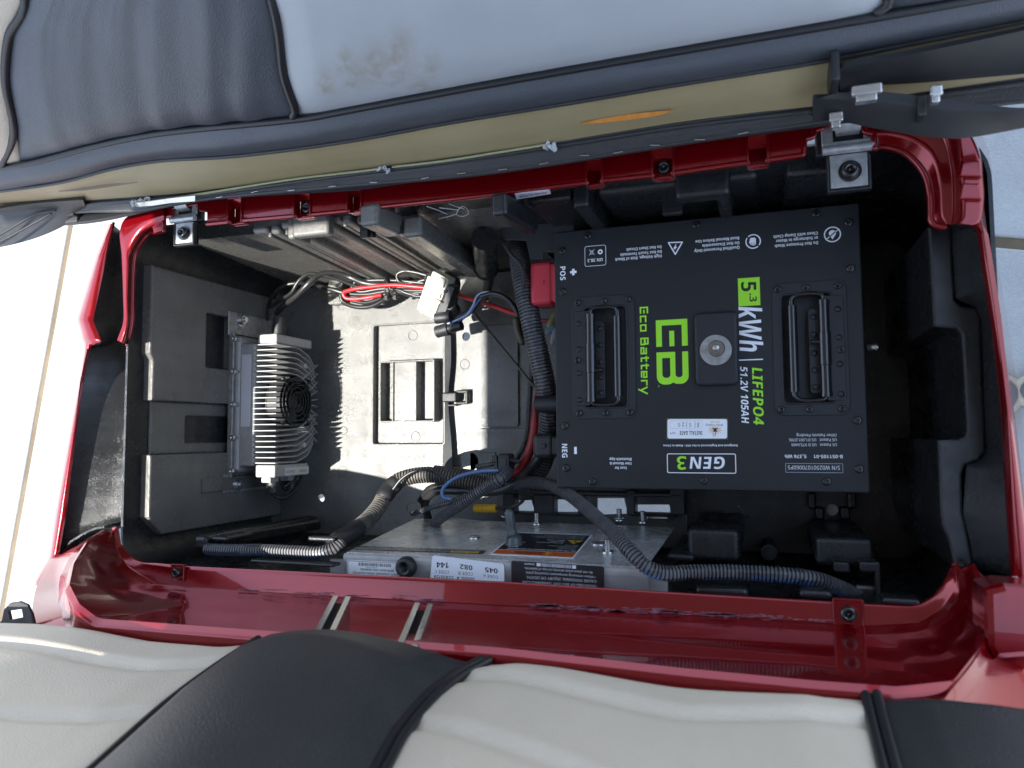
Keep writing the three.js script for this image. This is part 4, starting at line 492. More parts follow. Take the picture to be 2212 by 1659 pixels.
// ---------------------------------------------------------------- battery
{
  const x0 = -0.2817, x1 = 0.1211, z0 = -0.2918, z1 = 0.0752, W = x1 - x0, D = z1 - z0, TOP = -0.155, K = 2048 / W;
  const b = thing('battery', 'black box battery with green lettering and two sunk handles', 'battery', V((x0 + x1) / 2, FL + 0.005, (z0 + z1) / 2));
  const C = (u, v) => { const p = at(u, v, TOP); return [(p.x - x0) * K, (p.z - z0) * K]; };
  const za = (x, y) => [1152.1 + 0.19843 * x, 411.5 + 0.19843 * y], zb = (x, y) => [1536.1 + 0.19843 * x, 411.5 + 0.19843 * y], zc = (x, y) => [1152.1 + 0.19843 * x, 740.6 + 0.19843 * y], zd = (x, y) => [1536.1 + 0.19843 * x, 740.6 + 0.19843 * y];
  const WH = '#f8faff', GR = '#a6f02e';
  const tex = canvasTex(2048, Math.round(D * K), (x, w, h) => {
    x.fillStyle = '#1a1d22'; x.fillRect(0, 0, w, h); for (let i = 0; i < 260; i++) { x.fillStyle = 'rgba(170,175,185,' + 0.25 * rnd() * rnd() + ')'; x.beginPath(); x.arc(rnd() * w, rnd() * h, 1 + 2 * rnd() * rnd(), 0, 7); x.fill(); } x.lineCap = 'round'; for (let i = 0; i < 26; i++) { const a = rnd() * 6.3, l = 20 + 90 * rnd() * rnd(), px = rnd() * w, py = rnd() * h; x.strokeStyle = 'rgba(150,156,168,' + (0.05 + 0.12 * rnd()) + ')'; x.lineWidth = 1 + rnd() * 1.5; x.beginPath(); x.moveTo(px, py); x.lineTo(px + Math.cos(a) * l, py + Math.sin(a) * l); x.stroke(); }
    const pxs = 0.000613 * K;                                         // one photo unit in canvas pixels
    const T = (s, A, B, cap, { bold = true, col = WH, skew = 0, mid = 0, fam = 'sans-serif' } = {}) => {
      const [ax, ay] = C(...A), [bx, by] = C(...B); const ang = Math.round(Math.atan2(by - ay, bx - ax) / (Math.PI / 2)) * Math.PI / 2; const len = Math.abs((bx - ax) * Math.cos(ang) + (by - ay) * Math.sin(ang));
      x.save(); x.translate(ax, ay); x.rotate(ang); const em = cap * pxs / 0.72; x.font = (bold ? 'bold ' : '') + em + 'px ' + fam; x.textBaseline = 'alphabetic'; const m = x.measureText(s).width; if (skew) x.transform(1, 0, -skew, 1, 0, 0); x.scale(len / m, 1); x.fillStyle = col; x.fillText(s, 0, cap * pxs / 2); x.restore();
    };
    const poly = (pts, col, fill = true, lw = 4) => { x.beginPath(); pts.forEach((p, i) => { const q = C(...p); i ? x.lineTo(...q) : x.moveTo(...q); }); x.closePath(); if (fill) { x.fillStyle = col; x.fill(); } else { x.strokeStyle = col; x.lineWidth = lw; x.lineJoin = 'round'; x.stroke(); } };
    const rr = (A, B, r, col, lw) => { const [ax, ay] = C(...A), [bx, by] = C(...B); x.strokeStyle = col; x.lineWidth = lw; x.beginPath(); x.roundRect(Math.min(ax, bx), Math.min(ay, by), Math.abs(bx - ax), Math.abs(by - ay), r); x.stroke(); };
    // safety line, read from the far side
    T('High Voltage, Risk of Shock', za(1400, 712), za(888, 712), 6.6); T('Do Not Touch Terminals', za(1400, 664), za(945, 664), 6.6); T('Do Not Short Circuit', za(1398, 613), za(1012, 613), 6.6);
    poly([za(1470, 568), za(1622, 562), za(1545, 695)], WH, false, 9); poly([za(1550, 585), za(1520, 635), za(1541, 633), za(1530, 660), za(1567, 612), za(1546, 612), za(1558, 588)], WH);
    T('Qualified Personnel Only', zb(312, 620), za(1752, 640), 6.6); T('Do Not Disassemble', zb(310, 569), za(1835, 590), 6.6); T('Read Manual Before Use', zb(308, 518), za(1762, 540), 6.6);
    const ring = (p, r, lw) => { const [cx, cy] = C(...p); x.strokeStyle = WH; x.lineWidth = lw; x.beginPath(); x.arc(cx, cy, r, 0, 7); x.stroke(); return [cx, cy]; };
    { const [cx, cy] = ring(zb(457, 555), 46, 8); x.fillStyle = WH; x.beginPath(); x.roundRect(cx - 22, cy - 26, 40, 34, 12); x.fill(); for (let i = 0; i < 4; i++) { x.beginPath(); x.roundRect(cx - 18 + i * 9.5, cy - 4, 7.5, 28 + (i % 3) * 3, 4); x.fill(); } x.save(); x.translate(cx - 20, cy + 2); x.rotate(0.3); x.beginPath(); x.roundRect(-5, -14, 9, 24, 4); x.fill(); x.restore(); x.strokeStyle = '#23262b'; x.lineWidth = 10; for (const s of [-1, 1]) { x.beginPath(); x.moveTo(cx + s * 27, cy + s * 24); x.lineTo(cx + s * 40, cy + s * 38); x.stroke(); } }
    T('Do Not Pressure Wash', zb(1168, 568), zb(690, 568), 6.6); T('or Submerge in Water', zb(1165, 514), zb(703, 514), 6.6); T('Clean with Damp Cloth', zb(1163, 464), zb(675, 464), 6.6);
    { const [cx, cy] = ring(zb(1320, 478), 48, 8); x.fillStyle = WH; x.beginPath(); x.arc(cx, cy - 7, 22, Math.PI * 0.9, Math.PI * 2.1); x.lineTo(cx, cy + 34); x.closePath(); x.fill(); x.lineWidth = 7; x.strokeStyle = '#23262b'; x.beginPath(); x.moveTo(cx - 36, cy + 30); x.lineTo(cx + 36, cy - 30); x.stroke(); x.strokeStyle = WH; x.lineWidth = 6; for (const s of [-1, 1]) { x.beginPath(); x.moveTo(cx + s * 40, cy - s * 32); x.lineTo(cx + s * 20, cy - s * 15); x.stroke(); } }
    rr(za(560, 612), za(790, 810), 14, WH, 4); T('UN 38.3', za(757, 752), za(588, 752), 8);
    { const [cx, cy] = C(...za(728, 668)); x.strokeStyle = WH; x.lineWidth = 11; for (let k = 0; k < 3; k++) { x.beginPath(); x.arc(cx, cy, 13, k * 2.09, k * 2.09 + 1.5); x.stroke(); } const [ex, ey] = C(...za(636, 672)); x.lineWidth = 3; x.strokeRect(ex - 9, ey - 12, 18, 26); x.beginPath(); x.moveTo(ex - 20, ey - 20); x.lineTo(ex + 20, ey + 20); x.moveTo(ex + 20, ey - 20); x.lineTo(ex - 20, ey + 20); x.stroke(); }
    T('POS', za(320, 820), za(320, 980), 13); T('NEG', zc(340, 1092), zc(340, 1255), 13);
    { const [cx, cy] = C(...za(435, 888)); x.fillStyle = WH; const s = 24, q = 9; x.fillRect(cx - s, cy - q, 2 * s, 2 * q); x.fillRect(cx - q, cy - s, 2 * q, 2 * s); const [ax, ay] = C(...zc(443, 1132)), [bx, by] = C(...zc(474, 1210)); x.fillRect(ax, ay, bx - ax, by - ay); }
    // square-built logo and name, turned a quarter
    const G = (A, B, cap, f) => { const [ax, ay] = C(...A), [bx, by] = C(...B); x.save(); x.translate(ax, ay); x.rotate(Math.PI / 2); f(by - ay, cap * pxs); x.restore(); };
    const st = (lw, ...ls) => { x.strokeStyle = GR; x.lineWidth = lw; x.lineCap = 'butt'; x.lineJoin = 'miter'; for (const l of ls) { x.beginPath(); l.forEach((p, i) => (i ? x.lineTo(...p) : x.moveTo(...p))); x.stroke(); } };
    G(za(1340, 1257), zc(1340, 655), 19, (L, H) => {                   // name in squared strokes, baseline to the left
      x.translate(0, C(...za(1340, 0))[0] - C(...za(1158, 0))[0]); const u = L / 12.6, w = u * 0.90, hh = H, xh = H * 0.78, lw = hh * 0.19; let X = 0; const e = lw / 2;
      const go = (adv, ...ls) => { st(lw, ...ls.map((l) => l.map(([a, b]) => [X + a * w, -b])) ); X += adv * u; };
      x.lineJoin = 'round';
      go(1.15, [[1, e], [0.12, e], [0.12, hh - e], [1, hh - e]], [[0.45, hh / 2], [1, hh / 2]]);
      go(1.15, [[1, e], [0.12, e], [0.12, xh - e], [1, xh - e]]);
      go(1.75, [[0.12, e], [0.12, xh - e], [0.95, xh - e], [0.95, e], [0.02, e]]);
      go(1.25, [[0.12, e], [0.12, hh - e], [0.9, hh - e], [0.95, hh * 0.6], [0.12, hh * 0.55]], [[0.12, hh * 0.52], [1.0, hh * 0.5], [1.0, e], [0.02, e]]);
      go(1.15, [[0.1, xh - e], [0.92, xh - e], [0.92, 0]], [[0.95, e], [0.1, e], [0.1, xh * 0.5], [0.95, xh * 0.52]]);
      go(0.98, [[0.3, hh], [0.3, e], [0.85, e]], [[0, xh - e], [0.85, xh - e]]); go(0.98, [[0.3, hh], [0.3, e], [0.85, e]], [[0, xh - e], [0.85, xh - e]]);
      go(1.12, [[0.95, e], [0.1, e], [0.1, xh - e], [0.9, xh - e], [0.9, xh * 0.47], [0.1, xh * 0.47]]);
      go(0.92, [[0.15, 0], [0.15, xh - e], [0.85, xh - e]]); go(1, [[0.05, xh], [0.5, 0]], [[1.05, xh], [0.35, -xh * 0.42]]);
    });
    { const p = (f, a, b) => C(...f(a, b)); const L = [p(za, 1332, 1412), p(za, 1676, 1396)]; const xl = L[0][0], xr = L[1][0], t1 = (L[0][1] + L[1][1]) / 2, b1 = p(zc, 1340, 45)[1], w = (xr - xl); x.fillStyle = GR;
      const s = w * 0.185; x.fillRect(xl, t1, w, s); x.fillRect(xl, t1, s, b1 - t1); x.fillRect(xr - s, t1, s, b1 - t1); x.fillRect(xl + w * 0.42, t1 + (b1 - t1) * 0.42, w * 0.16, (b1 - t1) * 0.58);
      const t2 = p(zc, 1340, 105)[1], b2 = p(zc, 1340, 466)[1], q = w / 347, rb = (a, b, c, d, r, col) => { x.fillStyle = col; x.beginPath(); x.roundRect(xl + (a - 1335) * q, t2 + (b - 105) * q, (c - a) * q, (d - b) * q, [0, 0, r * q, r * q]); x.fill(); };
      rb(1335, 105, 1542, 468, 88, GR); rb(1480, 105, 1683, 464, 88, GR); rb(1398, 172, 1484, 392, 36, '#1a1d22'); rb(1542, 96, 1617, 390, 34, '#1a1d22'); x.strokeStyle = GR;
      x.beginPath(); x.arc(xl + 12, b2 + 4, 5, 0, 7); x.lineWidth = 2; x.stroke(); }
    // rating, turned a quarter
    { const [ax, ay] = C(...zb(290, 958)), [bx, by] = C(...zb(537, 1248)); x.fillStyle = GR; x.fillRect(ax, ay, bx - ax, by - ay); }
    T('5', zb(408, 985), zb(408, 1105), 31, { col: '#1b1e20' }); T('.3', zb(455, 1112), zb(455, 1215), 15, { col: '#1b1e20' });
    T('kWh', zb(418, 1255), zd(430, 112), 46, { skew: 0.12 }); { const [ax, ay] = C(...zd(302, 182)), [bx, by] = C(...zd(565, 188)); x.fillStyle = WH; x.fillRect(ax, ay, bx - ax, 8); }
    T('LIFEPO4', zd(500, 262), zd(510, 898), 21, { col: GR, skew: 0.16 }); T('51.2V 105AH', zd(355, 258), zd(368, 880), 15, { skew: 0.16 });
    T('Designed and Engineered in the USA - Made in China', zd(290, 1118), zc(1413, 1118), 4.6);
    rr(zc(1457, 1208), zd(270, 1420), 10, WH, 6); T('GEN', zc(2095, 1308), zc(1690, 1308), 26, { skew: -0.12 * -1 }); T('3', zc(1670, 1308), zc(1555, 1308), 29, { col: GR });
    T('Other Patents Pending', zd(1368, 1005), zd(928, 1005), 6, { bold: false }); T('US Patent   US D1,001,070S', zd(1370, 1056), zd(847, 1056), 6, { bold: false }); T('US Patent   US D 975,644S', zd(1372, 1110), zd(872, 1110), 6, { bold: false });
    T('B-051105-01     5,376 Wh', zd(1437, 1238), zd(800, 1238), 7.2); rr(zd(810, 1312), zd(1435, 1415), 2, '#b9c0cc', 3); T('S/N W02501070060P5', zd(1405, 1362), zd(832, 1362), 8.4, { bold: false });
    T('Scan for', zc(1018, 1362), zc(885, 1362), 6); T('User Manual &', zc(1070, 1314), zc(830, 1314), 6); T('Bluetooth App', zc(1072, 1266), zc(828, 1266), 6);
  });
  const handles = [[1303, 771, 1], [1750, 752, -1]].map(([u, v, s]) => { const p = at(u, v, TOP); return [p.x, p.z, s]; });
  const HW = 0.045, HD = 0.0865;
  const holes = handles.map(([hx, hz]) => rrect(hx - HW + 0.004, hz - HD + 0.004, hx + HW - 0.004, hz + HD - 0.004, 0.008));
  const lid = part('lid', slabY(rrect(x0, z0, x1, z1, 0.002, 2), TOP, 0.012, 0.0015, holes), mat({ map: tex, roughness: 0.5, bumpMap: rep(fineT, 24), bumpScale: 0.00012 }), b, { keepUV: true });
  { const p = lid.geometry.attributes.position, uv = lid.geometry.attributes.uv, q = b.position; for (let i = 0; i < p.count; i++) uv.setXY(i, (p.getX(i) + q.x - x0) / W, 1 - (p.getZ(i) + q.z - z0) / D); }
  part('case', boxAB(x0 + 0.0025, x1 - 0.0025, FL + 0.005, TOP - 0.045, z0 + 0.0025, z1 - 0.0025, 0.003), M.powder, b);
  part('case_wall', [boxAB(x0 + 0.0025, x0 + 0.006, TOP - 0.046, TOP - 0.012, z0 + 0.0025, z1 - 0.0025), boxAB(x1 - 0.006, x1 - 0.0025, TOP - 0.046, TOP - 0.012, z0 + 0.0025, z1 - 0.0025), boxAB(x0 + 0.006, x1 - 0.006, TOP - 0.046, TOP - 0.012, z0 + 0.0025, z0 + 0.006), boxAB(x0 + 0.006, x1 - 0.006, TOP - 0.046, TOP - 0.012, z1 - 0.006, z1 - 0.0025)], M.powder, b);
  for (const [u, v] of [[1270, 509], [1504, 485], [1763, 461], [1833, 480], [1215, 541], [1216, 630], [1837, 580], [1852, 908], [1856, 1013], [1221, 920], [1223, 1011], [1280, 1040], [1521, 1038], [1786, 1040]]) { const p = at(u, v, TOP); part('lid_screw', phillips(0.0054, 0.0032).rotateY(rnd() * 3).translate(p.x, TOP, p.z), M.gloss, b); }
  for (const [hx, hz, s] of handles) {
    const q = (x, z) => [hx + s * x, hz + z];
    const fx0 = hx - HW, fx1 = hx + HW, ow = 0.031, od = 0.071, ox = hx + s * 0.003;
    const pl = part('handle_plate', [slabY(rrect(fx0, hz - HD, fx1, hz + HD, 0.012), TOP + 0.0018, 0.0022, 0.0008, [rrect(ox - ow, hz - od, ox + ow, hz + od, 0.006)]), new THREE.TubeGeometry(new THREE.CatmullRomCurve3(rrect(ox - ow, hz - od, ox + ow, hz + od, 0.006).map(([x, z]) => V(x, TOP + 0.0014, z)), true, 'centripetal'), 120, 0.0016, 6, true)], M.powder, b);
    part('recess', [slabY(rrect(ox - ow - 0.002, hz - od - 0.002, ox + ow + 0.002, hz + od + 0.002, 0.006), TOP - 0.002, 0.022, 0, [rrect(ox - ow, hz - od, ox + ow, hz + od, 0.006)]), boxAB(ox - ow - 0.002, ox + ow + 0.002, TOP - 0.019, TOP - 0.017, hz - od - 0.002, hz + od + 0.002, 0.0005)], M.powder, pl);
    const bxp = hx - s * 0.0175, gx = hx + s * 0.0205;
    part('hinge_leaf', [slabY(rrect(Math.min(bxp, bxp - s * 0.023), hz - 0.066, Math.max(bxp, bxp - s * 0.023), hz + 0.068, 0.004), TOP + 0.0034, 0.0018, 0.0006), slabY(rrect(Math.min(bxp, bxp + s * 0.0185), hz - 0.052, Math.max(bxp, bxp + s * 0.0185), hz + 0.058, 0.005), TOP - 0.006, 0.0018, 0.0006)], M.powder, pl);
    part('hinge_barrel', [[-0.056, -0.02, 0.0072], [-0.0195, 0.022, 0.0082], [0.0225, 0.062, 0.0072]].map(([a, c, r]) => new THREE.CylinderGeometry(r, r, c - a, 20).rotateX(Math.PI / 2).translate(bxp, TOP + 0.0005, hz + (a + c) / 2)).concat([[-0.058, 0.0078], [0.060, 0.0078]].map(([a, r]) => new THREE.CylinderGeometry(r, r, 0.006, 20).rotateX(Math.PI / 2).translate(bxp, TOP + 0.0005, hz + a)), [orient(cyl(0.0032, 0.014), V(1, 0, 0), V(bxp + s * 0.010, TOP - 0.001, hz + (s > 0 ? 0.018 : -0.008)))]), M.gloss, pl);
    part('bail', tube([V(bxp, TOP, hz - 0.055), V(bxp, TOP, hz - 0.066), V(bxp + s * 0.004, TOP, hz - 0.0695), V(gx - s * 0.005, TOP, hz - 0.0695), V(gx, TOP, hz - 0.066), V(gx, TOP, hz - 0.05), V(gx, TOP, hz + 0.05), V(gx, TOP, hz + 0.061), V(gx - s * 0.005, TOP, hz + 0.066), V(bxp + s * 0.004, TOP, hz + 0.066), V(bxp, TOP, hz + 0.062), V(bxp, TOP, hz + 0.055)], 0.0033, { n: 10, seg: 120 }), M.gloss, pl);
    part('grip', new THREE.CylinderGeometry(0.0062, 0.0062, 0.112, 20).rotateX(Math.PI / 2).translate(gx, TOP + 0.0005, hz), M.gloss, pl);
    for (const [x, z] of [[-0.034, -0.048], [-0.034, -0.012], [-0.034, 0.022], [-0.034, 0.06], [-0.005, -0.041], [-0.005, -0.018], [-0.005, 0.006], [-0.005, 0.028], [-0.005, 0.05]]) part('rivet', new THREE.SphereGeometry(0.0043, 14, 8, 0, 6.3, 0, 1.57).scale(1, 0.6, 1).translate(hx + s * x, x < -0.02 ? TOP + 0.0032 : TOP - 0.0062, hz + z), M.powder, pl);
    for (const x of [-0.035, 0.003, 0.037]) for (const z of [-0.0785, 0.0785]) part('plate_bolt', torx(0.0047, 0.0034).translate(hx + s * x, TOP + 0.0016, hz + z), M.gloss, pl);
    part('plate_bolt', torx(0.0047, 0.0034).translate(hx - s * 0.036, TOP + 0.0032, hz + 0.004), M.gloss, pl);
  }
  { const a = at(1500, 678, TOP), c = at(1596, 832, TOP), p = at(1546, 756, TOP + 0.012);
    const pad = part('rubber_pad', slabY(rrect(a.x, a.z, c.x, c.z, 0.008), TOP + 0.010, 0.011, 0.0035), M.powder, b);
    part('washer', [T(lathe([[0.006, 0], [0.020, 0], [0.0205, 0.001], [0.020, 0.002], [0.006, 0.0022]], 40), p.x, TOP + 0.010, p.z)], M.worn, pad);
    part('nut', [cyl(0.0085, 0.007, p.x + 0.001, TOP + 0.0160, p.z - 0.002, 6), cyl(0.0112, 0.0014, p.x + 0.001, TOP + 0.0128, p.z - 0.002, 24, 0.0100)], mat({ color: lin(0.34, 0.335, 0.32), metalness: 0.9, roughness: 0.25 }), pad); part('bolt_end', lathe([[0, 0.0255], [0.0036, 0.025], [0.0045, 0.024], [0.0045, 0.012]], 16).translate(p.x + 0.001, TOP, p.z - 0.002), mat({ color: lin(0.5, 0.49, 0.44), metalness: 0.9, roughness: 0.3 }), pad); }
  // install sticker
  const stick = canvasTex(640, 230, (x, w, h) => {
    x.fillStyle = '#59644a'; x.fillRect(0, 0, w, h); x.fillStyle = '#fafbff'; x.beginPath(); x.roundRect(10, 10, w - 20, h - 20, 22); x.fill();
    x.strokeStyle = '#9aa4b6'; x.lineWidth = 2; x.beginPath(); x.roundRect(262, 118, 340, 84, 14); x.stroke();
    x.fillStyle = '#20312b'; x.save(); x.translate(262, 92); x.scale(0.62, 1); x.font = 'bold 58px sans-serif'; x.fillText('INSTALL DATE', 0, 0); x.restore();
    x.strokeStyle = '#39354f'; x.lineWidth = 4; x.lineCap = 'round'; const pen = (...l) => { for (const s of l) { x.beginPath(); s.forEach((p, i) => (i ? x.lineTo(...p) : x.moveTo(...p))); x.stroke(); } };
    pen([[548, 80], [556, 62], [572, 78], [584, 60], [600, 62]], [[600, 62], [596, 78]]);
    pen([[318, 138], [304, 132], [296, 142], [308, 155], [318, 168], [308, 182], [294, 174], [302, 156], [318, 138]], [[340, 126], [338, 192]], [[402, 138], [382, 138], [380, 155], [396, 156], [400, 172], [380, 178]], [[428, 130], [424, 192]], [[452, 148], [464, 138], [474, 150], [452, 178], [480, 178]], [[516, 140], [498, 140], [496, 156], [512, 158], [514, 174], [494, 178]]);
    x.strokeStyle = '#e0b070'; x.lineWidth = 8; for (let k = 0; k < 12; k++) { const a = k * Math.PI / 6; x.beginPath(); x.moveTo(132 + 24 * Math.cos(a), 100 + 20 * Math.sin(a)); x.lineTo(132 + 66 * Math.cos(a), 100 + 46 * Math.sin(a)); x.stroke(); }
    x.fillStyle = '#2a2c30'; x.fillRect(112, 84, 40, 14); x.fillRect(106, 110, 52, 12); x.fillRect(118, 96, 28, 16); x.fillRect(124, 34, 5, 50); x.fillRect(142, 28, 4, 40); x.fillRect(150, 36, 3, 30);
    x.font = 'italic 34px serif'; x.fillText('Watt Valley', 44, 168); x.fillStyle = '#e0b070'; x.font = 'bold 18px sans-serif'; x.fillText('GOLF CARS', 84, 194);
  });
  decal('install_sticker', [zc(2120, 1052), zc(1450, 1052), zc(1450, 820), zc(2120, 820)].map(([u, v]) => at(u, v, TOP + 0.0002)), stick, b, { t: 0.0005 });
  // terminals
  const boot = (name, u0, v0, u1, v1, m, y, lab) => { const a = at(u0, v0, y), c = at(u1, v1, y), w = c.x - a.x, d = c.z - a.z; const o = part(name, [box(w, 0.046, d, (a.x + c.x) / 2, y - 0.023, (a.z + c.z) / 2, 0.008), boxAB(c.x - 0.012, x0 + 0.004, y - 0.05, y - 0.002, a.z + 0.004, c.z - 0.004, 0.004), box(0.006, 0.003, 0.007, a.x + w * 0.55, y + 0.001, a.z + d * 0.5, 0.001)], m, b, { label: lab }); return o; };
  boot('terminal_boot', 1143, 566, 1194, 656, M.boot, -0.172, 'red rubber cap over the positive terminal'); part('terminal_boot', [boxAB(x0 - 0.006, x0 + 0.003, -0.215, -0.168, at(1190, 575, -0.17).z, at(1190, 655, -0.17).z, 0.003)], M.boot, b);
  boot('terminal_boot', 1149, 937, 1196, 990, M.blackPl, -0.185, 'black plastic cap over the negative terminal');
  { const p = at(1170, 873, -0.18), q = at(1202, 873, -0.18); part('plug', [orient(cyl(0.0125, 0.028, 0, 0, 0, 24), V(1, 0, 0), p.clone().lerp(q, 0.25)), orient(cyl(0.0135, 0.016, 0, 0, 0, 24), V(1, 0, 0), p.clone().lerp(q, 0.85))], M.blackPl, b); }
  { const p = at(1879, 751, -0.175); part('connector_stud', [orient(lathe([[0, 0], [0.0052, 0], [0.0052, 0.011], [0.0035, 0.012], [0.0035, 0.005], [0, 0.005]], 20), V(1, 0.25, 0), p.clone().add(V(-0.003, 0, 0)))], M.steel, b); }
}

// ---------------------------------------------------------------- charger on the left wall
{
  const X0 = -0.906, pz = (v, u = 515) => atX(u, v, X0).z, yb = -0.365, yt = -0.222;
  const zT = pz(722), zE = pz(1030), ch = thing('battery_charger', 'silver finned battery charger with a round fan guard on the left wall', 'charger', V(X0, -0.38, (zT + zE) / 2));
  part('mounting_plate', [boxAB(X0, X0 + 0.003, yb, yt, zT, zE, 0.001), boxAB(X0, X0 + 0.003, -0.34, yt + 0.006, pz(676), zT + 0.005, 0.002), boxAB(X0, X0 + 0.003, -0.35, yt + 0.010, zE - 0.005, pz(1062), 0.002), boxAB(X0, X0 + 0.010, yt - 0.004, yt + 0.001, zT, zE, 0.001)], M.worn, ch);
  for (const v of [691, 1047]) { const p = atX(v < 800 ? 523 : 515, v, X0 + 0.006); part('mounting_bolt', [orient(cyl(0.013, 0.002), V(1, 0, 0), V(X0 + 0.004, p.y, p.z)), orient(cyl(0.0085, 0.007, 0, 0, 0, 6), V(1, 0, 0), V(X0 + 0.008, p.y, p.z)), orient(cyl(0.005, 0.012, 0, 0, 0, 14), V(1, 0, 0), V(X0 + 0.010, p.y, p.z))], M.steel, ch); }
  const XF = -0.812, yT2 = -0.232, zc = atX(640, 868, XF).z, yc = atX(640, 868, XF).y, zA = atX(590, 742, XF).z, zB2 = atX(590, 1000, XF).z;
  part('housing', [boxAB(X0 + 0.003, X0 + 0.018, yb + 0.004, yt - 0.006, zT + 0.008, zE - 0.008, 0.006), boxAB(X0 + 0.016, X0 + 0.048, yb + 0.008, yT2, zT + 0.02, zE - 0.02, 0.004)], M.cast, ch);
  for (let k = 0; k < 5; k++) { const z = zT + 0.012 + (zE - zT - 0.024) * k / 4; part('housing_screw', [orient(cyl(0.005, 0.012, 0, 0, 0, 14), V(0, 1, 0), V(X0 + 0.012, yt - 0.004, z)), orient(torx(0.0055, 0.004), V(0, 1, 0), V(X0 + 0.012, yt, z))], M.steel, ch); }
  part('rating_label', boxAB(X0 + 0.020, X0 + 0.04, yT2 - 0.002, yT2 + 0.0008, zT + 0.04, zE - 0.09, 0.0005), mat({ color: lin(0.6, 0.62, 0.66), roughness: 0.4 }), ch);
  const R = 0.047; const fin = (path) => { const g = sheet([path.map(([y, z]) => V(X0 + 0.046, y, z)), path.map(([y, z]) => V(XF, y, z))], { nu: 14, thick: 0.0014, lin: true }); return g; };
  const N = 23; for (let k = 0; k < N; k++) {
    const s = (k - (N - 1) / 2) / ((N - 1) / 2), z = zA + (zB2 - zA) * k / (N - 1), dz = z - zc;
    if (Math.abs(dz) < R * 0.98) {
      const hgt = Math.sqrt(R * R - dz * dz); part('fin', fin([[yT2, z], [Math.min(yT2 - 0.004, yc + hgt), z]]), M.cast, ch);
      const yl = yc - hgt; if (yl > yb + 0.01) { const fan = dz * 0.75; part('fin', fin([[yl, z], [yl - 0.004, z + fan * 0.1], [yb + 0.004, z + fan]]), M.cast, ch); }
    } else { const o = Math.sign(dz), curl = (Math.abs(dz) - R) / 0.06; part('fin', fin([[yT2, z], [yT2 - 0.02, z], [yc - 0.005, z - o * 0.004 * (1 - curl)], [yc - 0.04, z - o * 0.020 * (1 - curl * 0.4)], [yb + 0.006 + curl * 0.012, z - o * 0.034]].map((p) => p)), M.cast, ch); }
  }
  part('fan_well', [orient(new THREE.CylinderGeometry(R, R, 0.03, 40, 1, true), V(1, 0, 0), V(XF - 0.017, yc, zc)), orient(cyl(R, 0.003, 0, 0, 0, 40), V(1, 0, 0), V(XF - 0.03, yc, zc))], M.blackPl, ch);
  const gd = []; for (const r of [0.009, 0.0175, 0.026, 0.0345, 0.044]) gd.push(new THREE.TorusGeometry(r, 0.0010, 6, 40).rotateY(Math.PI / 2).translate(XF + 0.003 - r * 0.02, yc, zc)); for (let k = 0; k < 4; k++) { const a = k * Math.PI / 2 + 0.785; gd.push(tube([V(XF + 0.003, yc + 0.006 * Math.cos(a), zc + 0.006 * Math.sin(a)), V(XF + 0.001, yc + 0.056 * Math.cos(a), zc + 0.056 * Math.sin(a))], 0.001, { n: 6 })); gd.push(orient(torx(0.0042, 0.004), V(1, 0, 0), V(XF - 0.001, yc + 0.056 * Math.cos(a), zc + 0.056 * Math.sin(a)))); }
  part('fan_guard', gd, M.blackPl, ch);
  part('fan_blade', Array.from({ length: 7 }, (_, k) => box(0.002, 0.03, 0.018, 0, 0.024, 0, 0.0008).rotateY(0.6).rotateX(k * 0.898).translate(XF - 0.014, yc, zc)).concat([orient(cyl(0.013, 0.014), V(1, 0, 0), V(XF - 0.014, yc, zc))]), M.blackPl, ch);
  for (const z of [zA + 0.032, zB2 - 0.03]) part('fin_post', orient(cyl(0.005, 0.05, 0, 0, 0, 16), V(1, 0, 0), V(XF - 0.022, yb + 0.05, z)), M.cast, ch);
  const ot = canvasTex(256, 48, (x, w, h) => { x.fillStyle = '#c9c9c6'; x.fillRect(0, 0, w, h); x.fillStyle = '#77797a'; x.font = 'bold 24px sans-serif'; x.fillText('OUTPUT', 14, 34); x.fillText('SIGNAL', 150, 34); });
  part('outlet_block', [boxAB(X0 + 0.05, XF - 0.002, yb + 0.03, yT2 - 0.002, zB2 + 0.004, zB2 + 0.026, 0.003), boxAB(X0 + 0.055, X0 + 0.075, -0.27, -0.245, zB2 + 0.026, zB2 + 0.036, 0.002), boxAB(X0 + 0.055, X0 + 0.075, -0.33, -0.30, zB2 + 0.026, zB2 + 0.036, 0.002)], M.cast, ch);
  decal('outlet_label', [V(XF - 0.0018, -0.262, zB2 + 0.010), V(XF - 0.0018, -0.335, zB2 + 0.010), V(XF - 0.0018, -0.335, zB2 + 0.024), V(XF - 0.0018, -0.262, zB2 + 0.024)], ot, ch);
  part('inlet_block', [boxAB(X0 + 0.05, XF - 0.004, yb + 0.02, yT2 - 0.004, zA - 0.020, zA - 0.003, 0.003)], M.cast, ch);
  part('cable_gland', [orient(cyl(0.013, 0.02, 0, 0, 0, 12), V(0, 0, 1), V(X0 + 0.07, -0.27, zA - 0.03)), orient(cyl(0.011, 0.016, 0, 0, 0, 16), V(0, 0, 1), V(X0 + 0.07, -0.27, zA - 0.046))], M.blackPl, ch);
  for (const y of [-0.265, -0.32]) part('cable_gland', orient(cyl(0.012, 0.02, 0, 0, 0, 12), V(0, 0, 1), V(X0 + 0.066, y, zB2 + 0.045)), M.blackPl, ch);
